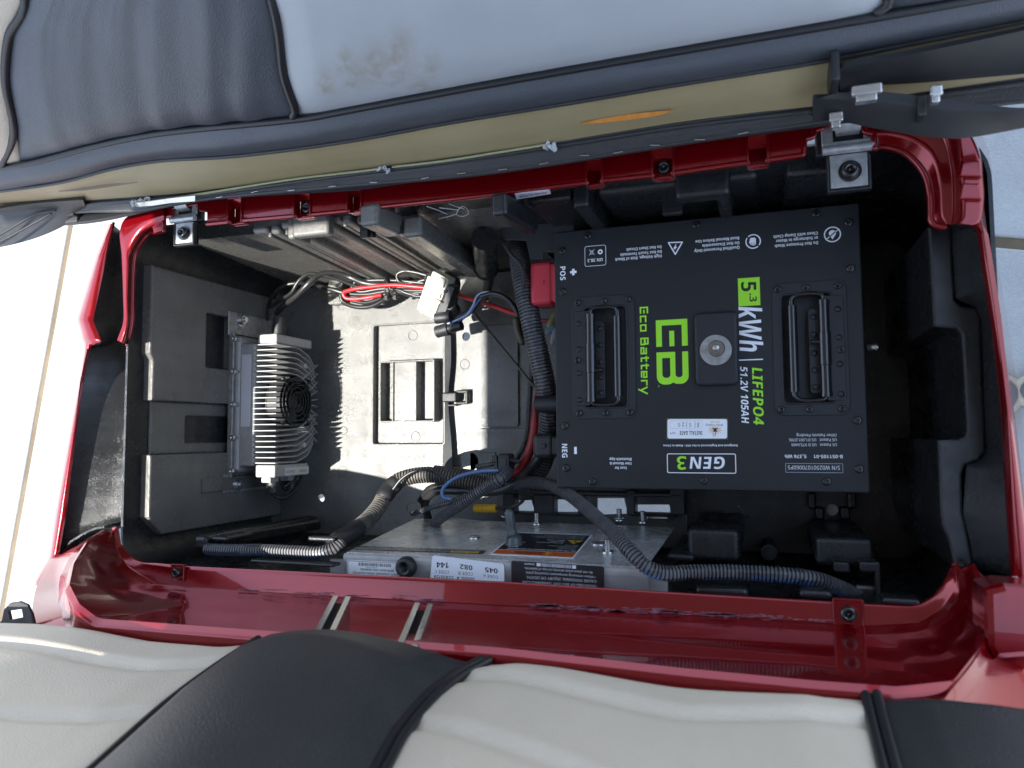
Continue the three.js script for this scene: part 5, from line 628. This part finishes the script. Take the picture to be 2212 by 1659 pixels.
  part('output_cable', [tube([V(X0 + 0.066, -0.265, zB2 + 0.05), ...PX(0, [585, 1062, -0.27], [605, 1076, -0.28], [625, 1070, -0.3], [650, 1035, -0.33], [658, 1000, -0.34])], 0.0035), tube([V(X0 + 0.066, -0.32, zB2 + 0.05), ...PX(0, [612, 1055, -0.3], [640, 1030, -0.32], [650, 1000, -0.34])], 0.003)], M.cableB, ch);
}

// ---------------------------------------------------------------- aluminium component plate at the front
{
  const yT = -0.06, A = at(744, 1189, yT), B = at(1401, 1229, yT), A2 = atX(915, 1112, A.x), B2 = atX(1441, 1119, B.x);
  const c = thing('component_plate', 'aluminium component plate with warning labels and a tow switch', 'mounting plate', V((A.x + B.x) / 2, -0.29, 0.13));
  const zt = (A.z + B.z) / 2, e2 = V(0, A2.y - A.y, A2.z - A.z).normalize(), e1 = V(1, 0, 0), n = e1.clone().cross(e2).normalize(); if (n.z > 0) n.negate();
  const O = V(0, yT, zt), Q = (u, v, off = 0) => atP(u, v, n, O.clone().addScaledVector(n, off)), q2 = (u, v) => { const p = Q(u, v).sub(O); return [p.x, p.dot(e2)]; };
  const len = 0.235, face = ext(poly([[A.x + 0.004, 0], [B.x - 0.004, 0], [B.x + 0.006, len], [A.x - 0.004, len]], [[[876, 1136], [914, 1114], [1043, 1125], [1016, 1143]].map((p) => q2(...p))]), 0.002, 0.0004);
  face.applyMatrix4(new THREE.Matrix4().makeBasis(e1, e2, e1.clone().cross(e2)).setPosition(O.clone().addScaledVector(e1.clone().cross(e2), e1.clone().cross(e2).dot(n) > 0 ? -0.002 : 0)));
  const prof = [[zt + 0.002, yT - 0.004], [zt + 0.002, yT + 0.0005], [zt + 0.006, yT + 0.003], [zt + 0.012, yT + 0.0025], [0.198, yT - 0.004]], rows = prof.map(([z, y]) => [V(A.x, y, z), V(A.x + 0.02, y, z), V(B.x - 0.02, y, z), V(B.x, y, z)]);
  part('steep_face', face, M.alu, c); part('top_flange', [sheet(rows, { nu: 30, nv: 3, thick: 0.002 }), boxAB(B.x - 0.004, B.x + 0.022, yT - 0.012, yT - 0.006, zt + 0.012, 0.2, 0.002), boxAB(A.x - 0.028, A.x + 0.002, yT - 0.012, yT - 0.006, zt + 0.012, 0.2, 0.002)], M.cast, c);
  part('back_sheet', boxAB(A.x + 0.1, B.x - 0.1, -0.2, -0.19, zt + 0.004, zt + 0.03, 0.001), M.cast, c);
  const bolt = (u, v, kind) => { const p = Q(u, v), g = [orient(lathe([[0, 0.0032], [0.0075, 0.0032], [0.0085, 0.002], [0.0085, 0]], 20), n, p)]; if (kind === 1) g.push(orient(cyl(0.0042, 0.018, 0, 0.009, 0, 14), n, p)); if (kind === 2) g.push(orient(new THREE.TorusGeometry(0.0085, 0.0028, 8, 24).rotateX(Math.PI / 2), n, p)); part('plate_bolt', g, M.steel, c); };
  bolt(1160, 1132, 1); bolt(1091, 1116, 0); bolt(1293, 1175, 2); bolt(1313, 1194, 1); bolt(1337, 1166, 1); bolt(1389, 1129, 1); bolt(1338, 1124, 1); bolt(1025, 1163, 0);
  { const p = Q(1421, 1122); part('end_clip', box(0.036, 0.012, 0.01, p.x, p.y, p.z - 0.004, 0.003), M.steel, c); }
  { const p = Q(1111, 1177), t = part('toggle_switch', [orient(lathe([[0, 0.014], [0.009, 0.014], [0.0115, 0.010], [0.0115, 0.004], [0.014, 0.002], [0.014, 0]], 6), n, p), orient(lathe([[0, 0.052], [0.0035, 0.0512], [0.0068, 0.047], [0.0068, 0.034], [0.0055, 0.026], [0.0062, 0.018], [0.009, 0.012], [0, 0.012]], 20), n.clone().add(V(-0.12, 0.05, 0)), p)], mat({ color: lin(0.075, 0.095, 0.095), roughness: 0.35 }), c); }
  { const p = at(880, 1224, yT + 0.004); part('knob_screw', T(torx(0.0145, 0.012), p.x, p.y, p.z), M.blackPl, c); }
  const warn = canvasTex(768, 420, (x, w, h) => {
    x.fillStyle = '#dfe2e6'; x.fillRect(0, 0, w, h); x.fillStyle = '#c2571a'; x.fillRect(18, 16, w - 36, 70); x.fillStyle = '#14161a'; x.fillRect(18, 90, w - 36, h - 106);
    x.fillStyle = '#17130e'; x.font = 'bold 56px sans-serif'; x.fillText('WARNING', 300, 72); x.fillStyle = '#e8b020'; x.beginPath(); x.moveTo(225, 74); x.lineTo(285, 74); x.lineTo(255, 26); x.fill(); x.fillStyle = '#17130e'; x.font = 'bold 34px sans-serif'; x.fillText('!', 249, 70);
    x.fillStyle = '#cdd3da'; const t = (s, px, py, f, wd) => { x.font = f; const m = x.measureText(s).width; x.save(); x.translate(px, py); x.scale(wd / m, 1); x.fillText(s, 0, 0); x.restore(); };
    t('SET THE RUN/TOW SWITCH TO TOW BEFORE', 30, 122, 'bold 26px sans-serif', 640); t('• Towing the vehicle', 40, 150, '18px sans-serif', 170); t('• Servicing the vehicle', 40, 172, '18px sans-serif', 170); t('• Disconnecting or connecting', 40, 194, '18px sans-serif', 280); t('  battery wiring', 40, 216, '18px sans-serif', 130);
    x.fillStyle = '#d8b52a'; x.beginPath(); x.moveTo(34, 300); x.lineTo(190, 300); x.lineTo(112, 234); x.fill(); x.strokeStyle = '#14161a'; x.lineWidth = 5; for (let k = 0; k < 6; k++) { x.beginPath(); x.moveTo(112, 290); x.lineTo(62 + k * 20, 262 - (k % 2) * 12); x.stroke(); }
    x.fillStyle = '#cdd3da'; t('BATTERY EXPLOSION', 210, 250, 'bold 22px sans-serif', 250); t('CAN CAUSE', 210, 274, 'bold 22px sans-serif', 130); t('SERIOUS INJURY', 210, 298, 'bold 22px sans-serif', 180);
    t('RUN', 590, 160, 'bold 34px sans-serif', 90); t('TOW', 560, 240, 'bold 28px sans-serif', 70);
    ['• Tow vehicle with drive wheels off the ground or', '  damage to motor may result', '• When battery disconnected discharge capacitors. On', '  vehicle completely before service of vehicle over', '  do not reconnect power to vehicle'].forEach((s, i) => t(s, 34, 326 + i * 16, '15px sans-serif', 420 + (i % 3) * 60));
  });
  const quad = (...p) => p.map(([u, v]) => Q(u, v, 0.0003));
  decal('warning_label', quad([1239, 1207], [1057, 1198], [1116, 1150], [1280, 1156]), warn, c);
  const caut = canvasTex(900, 90, (x, w, h) => { x.fillStyle = '#1a1c1e'; x.fillRect(0, 0, w, h); x.fillStyle = '#d9b32c'; x.fillRect(30, 4, 190, 40); x.fillStyle = '#222'; x.font = 'bold 36px sans-serif'; x.fillText('CAUTION', 42, 38); x.fillStyle = '#cfcfcf'; x.font = 'bold 24px sans-serif'; x.fillText('EXPOSURE TO WATER MAY DAMAGE ELECTRICAL COMPONENTS', 230, 34); x.font = '19px sans-serif'; x.fillText('• Do not direct water spray at electronics.  • See vehicle service manual for proper cleaning', 30, 62); x.fillText('  instructions before washing under seat', 30, 84); x.fillStyle = '#9a958a'; for (let i = 0; i < 500; i++) { const q = Math.pow(rnd(), 0.6); if (q > 0.45) x.fillRect(q * w, rnd() * h, 4 + 26 * rnd() * q, 2 + 5 * rnd()); } });
  decal('caution_label', quad([1041, 1196.5], [768, 1187], [775, 1180], [1051, 1189.5]), caut, c);
  const flat = (...p) => p.map(([u, v]) => at(u, v, yT + 0.0036));
  const bars = (x, X, Y, W, H, c2) => { let i = X; while (i < X + W) { const b = 2 + Math.floor(rnd() * 5); x.fillRect(i, Y, b, H); i += b + 2 + Math.floor(rnd() * 4); } };
  const fit = (x, s, px, py, f, wd) => { x.font = f; const m = x.measureText(s).width; x.save(); x.translate(px, py); x.scale(wd / m, 1); x.fillText(s, 0, 0); x.restore(); };
  const code = canvasTex(600, 230, (x, w, h) => { x.fillStyle = '#dfe5ec'; x.beginPath(); x.roundRect(0, 0, w, h, 16); x.fill(); x.fillStyle = '#15171a'; fit(x, 'AUGUSTA, GA 30917', 20, 40, 'bold 20px sans-serif', 150); fit(x, 'SERIAL #   CCR35729', 240, 66, 'bold 34px sans-serif', 330); fit(x, 'CODE A', 50, 108, '38px sans-serif', 120); fit(x, 'CODE B', 255, 108, '38px sans-serif', 120); fit(x, 'CODE C', 450, 108, '38px sans-serif', 120); fit(x, '045', 50, 176, 'bold 64px sans-serif', 108); fit(x, '082', 258, 176, 'bold 64px sans-serif', 108); fit(x, '144', 452, 176, 'bold 64px sans-serif', 108); });
  decal('code_label', flat([1090, 1270], [929, 1258], [934, 1199], [1089, 1218]), code, c);
  const mirr = canvasTex(560, 170, (x, w, h) => { x.fillStyle = '#dfe3e6'; x.fillRect(0, 0, w, h); x.strokeStyle = '#22252a'; x.lineWidth = 5; x.strokeRect(10, 10, w - 20, h - 20); x.fillStyle = '#1a1c20'; fit(x, 'SAFETY STANDARD WHEN EQUIPPED', 30, 50, 'bold 30px sans-serif', 470); fit(x, 'WITH REAR VIEW MIRRORS.', 90, 88, 'bold 30px sans-serif', 340); fit(x, '47586191001', 250, 108, '18px sans-serif', 120); bars(x, 120, 114, 320, 34); });
  decal('mirror_label', flat([871, 1250], [750, 1244], [750, 1209], [872, 1215]), mirr, c);
  const shrt = canvasTex(760, 250, (x, w, h) => { x.fillStyle = '#8f9093'; x.fillRect(0, 0, w, h); x.fillStyle = '#1b1d21'; x.beginPath(); x.roundRect(3, 3, w - 6, h - 6, 20); x.fill(); x.fillStyle = '#d6dbe0'; fit(x, 'SHORTING OF BATTERY TERMINALS CAN', 64, 66, '36px sans-serif', 600); fit(x, 'CAUSE PERSONAL INJURY OR DEATH.', 64, 112, '36px sans-serif', 570); fit(x, '• When removing component mounting plate,', 70, 152, '30px sans-serif', 570); fit(x, 'do not place plate directly on top of batteries.', 92, 192, '30px sans-serif', 560); fit(x, '103384701', 560, 232, 'bold 22px sans-serif', 90); x.fillRect(225, 208, 320, 32); x.fillStyle = '#1b1d21'; bars(x, 255, 208, 260, 32); });
  decal('shorting_label', flat([1307, 1280], [1104, 1268], [1104, 1210], [1306, 1223]), shrt, c);
}

// ---------------------------------------------------------------- corrugated conduits
const P3 = (...a) => a.map(([u, v, y]) => at(u, v, y));
const lm = (name, pts, r, pitch, m, label, o) => single(name, loom(pts, r, pitch, o), m, label, 'conduit');
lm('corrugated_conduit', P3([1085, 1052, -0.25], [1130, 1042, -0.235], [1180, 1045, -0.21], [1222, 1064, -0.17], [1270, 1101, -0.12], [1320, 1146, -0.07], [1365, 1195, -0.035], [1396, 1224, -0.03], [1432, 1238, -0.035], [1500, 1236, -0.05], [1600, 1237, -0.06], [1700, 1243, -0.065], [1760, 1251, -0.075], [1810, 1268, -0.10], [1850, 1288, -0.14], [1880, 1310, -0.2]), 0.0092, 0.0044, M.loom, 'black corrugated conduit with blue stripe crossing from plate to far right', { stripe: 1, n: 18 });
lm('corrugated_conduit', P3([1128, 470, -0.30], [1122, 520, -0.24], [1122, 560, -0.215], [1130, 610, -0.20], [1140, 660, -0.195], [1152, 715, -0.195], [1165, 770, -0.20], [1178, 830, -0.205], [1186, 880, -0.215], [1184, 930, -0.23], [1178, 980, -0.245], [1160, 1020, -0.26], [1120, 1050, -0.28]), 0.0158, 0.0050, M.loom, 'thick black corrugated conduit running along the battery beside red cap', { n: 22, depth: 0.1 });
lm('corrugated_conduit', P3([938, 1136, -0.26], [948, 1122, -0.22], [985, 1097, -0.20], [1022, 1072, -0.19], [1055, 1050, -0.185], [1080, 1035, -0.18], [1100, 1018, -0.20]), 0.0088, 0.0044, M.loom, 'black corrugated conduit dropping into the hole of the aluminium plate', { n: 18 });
lm('corrugated_conduit', P3([722, 1172, -0.10], [760, 1150, -0.12], [795, 1122, -0.16], [820, 1092, -0.19], [836, 1062, -0.215], [858, 1040, -0.225], [895, 1028, -0.23], [940, 1026, -0.235], [1000, 1036, -0.24], [1045, 1046, -0.245], [1090, 1048, -0.25]), 0.0132, 0.0048, M.loomDust, 'dust-covered brown corrugated conduit arching over the sunlit floor', { n: 18 });
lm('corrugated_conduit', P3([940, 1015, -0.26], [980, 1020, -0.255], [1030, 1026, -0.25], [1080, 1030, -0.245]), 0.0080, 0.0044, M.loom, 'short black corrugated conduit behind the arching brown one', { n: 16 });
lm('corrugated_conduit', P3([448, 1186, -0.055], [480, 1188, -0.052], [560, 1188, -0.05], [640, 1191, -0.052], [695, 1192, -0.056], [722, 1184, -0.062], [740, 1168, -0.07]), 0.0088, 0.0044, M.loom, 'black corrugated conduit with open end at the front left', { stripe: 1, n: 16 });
lm('braided_sleeve', P3([1150, 775, -0.30], [1146, 830, -0.295], [1143, 880, -0.29], [1140, 930, -0.285], [1128, 970, -0.28], [1108, 1003, -0.27]), 0.0050, 0.0034, M.loom, 'thin black braided sleeve left of the red battery cable', { depth: 0.25, n: 10 });
lm('braided_sleeve', P3([890, 1110, -0.23], [930, 1097, -0.215], [980, 1082, -0.21], [1010, 1068, -0.21]), 0.0042, 0.0036, M.loom, 'thin black braided sleeve ending on the plate edge', { depth: 0.25, n: 10 });
lm('braided_sleeve', P3([1030, 1008, -0.215], [1060, 1003, -0.21], [1085, 998, -0.21]), 0.0040, 0.0036, M.loom, 'short black braided sleeve beside the fuse holder', { depth: 0.25, n: 10 });
{ const g = []; for (const [pts, r] of [[P3([722, 1176, -0.085], [745, 1160, -0.105], [772, 1142, -0.13]), 0.0142], [P3([832, 1070, -0.205], [842, 1056, -0.215], [852, 1046, -0.22]), 0.0146]]) g.push(tube(pts, r, { n: 14 }));
  g.forEach((q, i) => single('tape_wrap', q, M.rubber, i ? 'black tape wound round the arch of the brown conduit' : 'black tape wound round the two conduits at the front left', 'tape')); }
// ---------------------------------------------------------------- cables and wires
const wire = (name, pts, r, m, label, cat = 'cable', group) => single(name, tube(pts, r, { n: 10, seg: pts.length * 12 }), m, label, cat, group);
wire('battery_cable', P3([1176, 815, -0.27], [1166, 850, -0.25], [1158, 890, -0.24], [1154, 930, -0.238], [1146, 968, -0.238], [1130, 1004, -0.24], [1105, 1035, -0.25]), 0.0075, M.redCable, 'thick scuffed red battery cable left of the battery');
wire('battery_cable', P3([1168, 985, -0.225], [1150, 1005, -0.23], [1128, 1030, -0.235], [1104, 1050, -0.24], [1070, 1062, -0.245], [1000, 1060, -0.245], [940, 1062, -0.25], [918, 1085, -0.27], [925, 1120, -0.3]), 0.0070, M.cableB, 'thick black battery cable from the black terminal cap');
wire('battery_cable', P3([1100, 1044, -0.25], [1050, 1047, -0.25], [980, 1046, -0.25], [930, 1056, -0.255], [910, 1080, -0.28]), 0.0065, M.cableB, 'thick black cable lying under the blue wire');
wire('thin_wire', P3([1022, 672, -0.33], [1035, 690, -0.30], [1090, 757, -0.27], [1140, 818, -0.262], [1165, 848, -0.262], [1178, 880, -0.255], [1186, 932, -0.24]), 0.0024, M.olive, 'thin olive green wire crossing diagonally to the battery');
wire('thin_wire', P3([1128, 668, -0.22], [1134, 720, -0.215], [1146, 775, -0.215], [1160, 830, -0.22], [1174, 862, -0.225]), 0.003, M.olive, 'dark olive wire running down beside the thick conduit');
wire('red_wire', P3([975, 632, -0.315], [1008, 643, -0.30], [1050, 656, -0.285], [1090, 670, -0.27], [1118, 680, -0.26]), 0.0036, M.redWire, 'straight red wire from the white connector toward the thick conduit');
wire('red_wire', P3([1170, 693, -0.26], [1190, 694, -0.255], [1200, 700, -0.25]), 0.003, M.redWire, 'short red wire stub beside the battery corner');
wire('harness_cable', P3([1040, 640, -0.24], [1066, 634, -0.235], [1092, 643, -0.23], [1112, 665, -0.225], [1122, 692, -0.225], [1130, 715, -0.23]), 0.0042, M.cableB, 'black cable bending down from the blue and white wires');
wire('fuse_tube', P3([1116, 692, -0.222], [1119, 715, -0.222], [1128, 738, -0.225]), 0.0062, M.olive, 'dark oblong inline splice beside the thick conduit', 'splice');
for (const [dy, r, m, l] of [[0, 0.0046, M.cableB, 'upper black wire of the twisted four below the white connector'], [5, 0.0030, M.cableB, 'lower black wire of the twisted four below the white connector']]) wire('signal_wire', P3([950, 688 + dy, -0.29], [985, 686 + dy, -0.285], [1015, 672 + dy, -0.275], [1034, 650 + dy, -0.26], [1050, 638 + dy * 0.6, -0.245], [1068, 634, -0.238]), r, m, l);
wire('signal_wire', P3([955, 704, -0.288], [985, 692, -0.28], [1008, 680, -0.272], [1022, 660, -0.262], [1030, 640, -0.25], [1044, 632, -0.242], [1062, 631, -0.236]), 0.0017, M.paleWire, 'pale blue wire looping up from the black plug');
wire('signal_wire', P3([990, 693, -0.276], [1012, 680, -0.268], [1028, 658, -0.256], [1042, 642, -0.246], [1062, 635, -0.236]), 0.0016, M.blueWire, 'blue wire looping up from the black plug');
wire('blue_wire', P3([1078, 1016, -0.2], [1040, 1018, -0.205], [1000, 1026, -0.205], [972, 1040, -0.205], [956, 1058, -0.205], [957, 1073, -0.205], [974, 1078, -0.205]), 0.0028, M.blueWire, 'blue wire curling over the black conduits at the front');
wire('thin_wire', P3([850, 1056, -0.20], [868, 1034, -0.20], [895, 1018, -0.20], [930, 1016, -0.20], [962, 1034, -0.21]), 0.0025, M.cableB, 'thin dust-covered black wire riding on the brown conduit arch');
wire('thin_wire', P3([1105, 1052, -0.24], [1128, 1064, -0.25], [1130, 1080, -0.26], [1110, 1094, -0.265], [1072, 1098, -0.262]), 0.0028, M.cableB, 'thin black wire leading into the yellow butt splice');
{ const p = at(1025, 1098, -0.262), q = at(1072, 1098, -0.262); const t = thing('butt_splice', 'yellow crimp splice on the thin black wire near plate', 'splice', p); part('sleeve', orient(cyl(0.0066, p.distanceTo(q), 0, 0, 0, 18), q.clone().sub(p), p.clone().lerp(q, 0.5)), M.yellow, t); part('crimp_ring', orient(cyl(0.007, 0.002, 0, 0, 0, 18), q.clone().sub(p), p.clone().lerp(q, 0.42)), mat({ color: lin(0.45, 0.28, 0.02), roughness: 0.5 }), t); }
// fuse holder standing by the cables
{ const y = -0.195, a = at(1074, 980, y), b = at(1099, 1020, y); const t = thing('fuse_holder', 'black plastic fuse holder standing among the cables near the plate', 'fuse holder', V(a.x, -0.26, a.z)); const w = b.x - a.x, d = b.z - a.z, cx = (a.x + b.x) / 2, cz = (a.z + b.z) / 2;
  part('cap', [box(w, 0.03, d, cx, y - 0.015, cz, 0.004), box(w * 0.6, 0.002, d * 0.6, cx, y + 0.0008, cz, 0.0006)], M.blackPl, t); part('latch', [box(0.005, 0.03, d * 0.9, a.x - 0.004, y - 0.02, cz + 0.004, 0.001), box(0.008, 0.006, 0.01, a.x - 0.005, y - 0.004, cz - 0.006, 0.001), box(w * 0.5, 0.05, 0.012, cx - 0.008, y - 0.035, b.z + 0.012, 0.002)], M.blackPl, t); part('lead', tube([V(b.x, y - 0.01, a.z + 0.01), V(b.x + 0.012, y - 0.012, a.z + 0.012)], 0.0035), M.blackPl, t); }
// harness along the back wall
const HB = -0.32;
const harness = [
  ['black charger cable dropping left from the bundle, thickest', 0.0056, M.cableB, [[598, 676, -0.30], [612, 662, -0.285], [640, 640, -0.27], [668, 612, -0.265], [690, 594, -0.275], [720, 590, -0.29], [752, 598, -0.305], [790, 612, -0.31], [850, 616, HB], [918, 618, HB]]],
  ['thinner black cable with white print beside the thickest one', 0.0034, M.cableB, [[586, 664, -0.30], [602, 650, -0.28], [630, 632, -0.265], [645, 608, -0.262], [668, 592, -0.268], [700, 596, -0.28], [736, 606, -0.295], [775, 620, -0.31], [840, 620, HB], [915, 625, HB]]],
  ['black cable entering the charger gland from a grey sleeve', 0.0036, M.cableB, [[578, 690, -0.31], [580, 660, -0.30], [592, 635, -0.285], [612, 618, -0.28], [645, 612, -0.285], [690, 618, -0.31], [740, 630, -0.325], [800, 640, HB], [860, 632, HB], [920, 632, HB]]],
  ['black cable with free end below the bundle', 0.0048, M.cableB, [[694, 620, -0.315], [720, 626, -0.315], [745, 633, -0.318], [790, 636, HB], [845, 628, HB], [915, 628, HB]]],
  ['black cable loop hanging lowest under the bundle', 0.0042, M.cableB, [[735, 630, -0.33], [740, 650, -0.335], [765, 662, -0.335], [800, 662, -0.335], [828, 648, -0.33], [850, 630, HB], [900, 640, HB], [918, 640, HB]]],
  ['second black cable loop just above the lowest', 0.0036, M.cableB, [[762, 650, -0.328], [790, 654, -0.328], [820, 645, -0.325], [840, 628, HB], [870, 628, HB], [895, 640, HB]]],
  ['black cable folded back in a small eye by the tie', 0.0034, M.cableB, [[920, 604, HB], [885, 612, -0.318], [862, 608, -0.312], [858, 594, -0.31], [872, 586, -0.31], [895, 588, -0.312], [925, 596, -0.315]]],
  ['black cable with rounded loop at the left of the ties', 0.0034, M.cableB, [[915, 612, HB], [850, 606, -0.315], [800, 606, -0.312], [768, 610, -0.31], [760, 620, -0.31], [775, 630, -0.312], [830, 624, -0.316], [905, 636, HB]]],
  ['thin black cable bowing below the ties', 0.0028, M.cableB, [[818, 640, -0.322], [838, 634, -0.318], [858, 626, -0.314], [880, 634, -0.316], [905, 640, HB]]],
];
for (const [l, r, m, a] of harness) wire('harness_cable', P3(...a), r, m, l, 'cable', 'cables of the bundle on the back wall');
wire('red_wire', P3([922, 622, -0.308], [890, 619, -0.304], [850, 616, -0.302], [800, 620, -0.302], [760, 626, -0.302], [742, 633, -0.304], [746, 643, -0.306], [765, 646, -0.308], [800, 642, -0.31], [822, 638, -0.314]), 0.0036, M.redWire, 'bright red wire folded in a hairpin through the bundle');
for (const [u, l] of [[836, 'black cable tie round the wire bundle, left of pair'], [846, 'black cable tie with its tail out, right of pair']]) { const p = at(u, 620, -0.312), t = thing('cable_tie', l, 'cable tie', p, 'cable ties on the wire bundle'); part('strap', new THREE.TorusGeometry(0.019, 0.0016, 6, 28).scale(1, 0.7, 1).rotateY(Math.PI / 2 + (u > 840 ? 0.45 : 0)).rotateX(0.2).translate(p.x, p.y - 0.004, p.z), M.cableB, t); part('tie_head', box(0.007, 0.006, 0.008, p.x + (u > 840 ? 0.008 : 0), p.y + 0.002, p.z + 0.02, 0.001), M.cableB, t); }
// white connector with its black partner
{ const o = at(950, 640, -0.285), t = thing('wire_connector', 'ivory plastic wire connector block at the end of the bundle', 'connector', V(o.x, FL, o.z)); const rot = (g) => g.scale(1.3, 1.1, 1.25).rotateX(0.25).rotateY(-0.5).translate(o.x, o.y, o.z);
  part('connector_body', [box(0.026, 0.024, 0.032, -0.004, 0, -0.014, 0.002), box(0.024, 0.022, 0.030, -0.006, -0.002, 0.016, 0.002), box(0.012, 0.03, 0.050, -0.016, -0.004, 0.004, 0.002), box(0.010, 0.006, 0.012, 0.002, 0.013, -0.022, 0.001), box(0.010, 0.005, 0.008, 0.002, 0.0135, -0.004, 0.001)].map(rot), M.ivory, t);
  part('latch', [box(0.012, 0.003, 0.004, 0.004, 0.014, -0.012, 0.0006), box(0.012, 0.003, 0.003, 0.004, 0.0135, 0.004, 0.0006), box(0.014, 0.004, 0.012, -0.008, 0.010, 0.020, 0.001)].map(rot), M.ivory, t);
  part('socket', box(0.014, 0.02, 0.045, 0.012, -0.004, 0.0, 0.002).scale(1.3, 1.1, 1.25).rotateX(0.25).rotateY(-0.5).translate(o.x, o.y, o.z), M.blackPl, t); }
{ const p = at(962, 694, -0.283), q = at(940, 720, -0.29), t = thing('round_plug', 'black round plug pair clipped together below the ivory connector', 'plug', V(p.x, FL, p.z)); const a = at(948, 716, -0.29), b = at(1000, 702, -0.285), d = b.clone().sub(a);
  part('plug_body', [orient(cyl(0.0105, d.length() * 0.45, 0, 0, 0, 20), d, a.clone().lerp(b, 0.15)), orient(cyl(0.0085, d.length() * 0.7, 0, 0, 0, 20), d, a.clone().lerp(b, 0.6)), orient(cyl(0.0115, 0.004, 0, 0, 0, 20), d, a.clone().lerp(b, 0.38)), box(0.012, 0.01, 0.01, a.x + 0.03, a.y + 0.006, a.z - 0.008, 0.002)], M.blackPl, t); part('plug_collar', orient(cyl(0.0095, d.length() * 0.6, 0, 0, 0, 20), V(1, 0.02, -0.05), at(958, 686, -0.28)), M.blackPl, t); }
wire('taped_lead', P3([925, 600, HB], [945, 592, -0.31], [962, 590, -0.308], [972, 602, -0.312], [975, 625, -0.325], [972, 650, -0.34], [985, 670, -0.35], [975, 690, -0.36]), 0.0085, M.rubber, 'black taped leads curling behind the ivory connector', 'cable');
wire('taped_lead', P3([968, 596, -0.32], [985, 608, -0.33], [984, 630, -0.34], [978, 655, -0.355]), 0.0075, M.rubber, 'second black taped lead right of the ivory connector', 'cable');
wire('thin_wire', P3([955, 660, -0.285], [972, 668, -0.285], [982, 660, -0.285], [984, 648, -0.29]), 0.0022, M.cableB, 'small black wire loop on the side of the ivory connector');
wire('drain_hose', P3([1054, 580, -0.27], [1056, 600, -0.29], [1053, 620, -0.31], [1048, 640, -0.33]), 0.0085, M.cableB, 'black rubber hose leaving the post on the back wall', 'hose');
for (const [u, v, u2, v2, r, col, l] of [[1200, 680, 1188, 702, 0.006, [0.42, 0.45, 0.2], 'pale yellow wire cap at the battery edge below the red cap'], [1196, 708, 1185, 716, 0.005, [0.25, 0.4, 0.55], 'small light blue wire cap at the battery edge'], [1200, 716, 1196, 738, 0.0055, [0.6, 0.62, 0.68], 'white wire cap at the battery edge']]) single('wire_nut', tube(P3([u, v, -0.235], [u2, v2, -0.235]), r, { n: 12 }), mat({ color: lin(...col), roughness: 0.5 }), l, 'wire cap');
renderer.render(scene, camera);
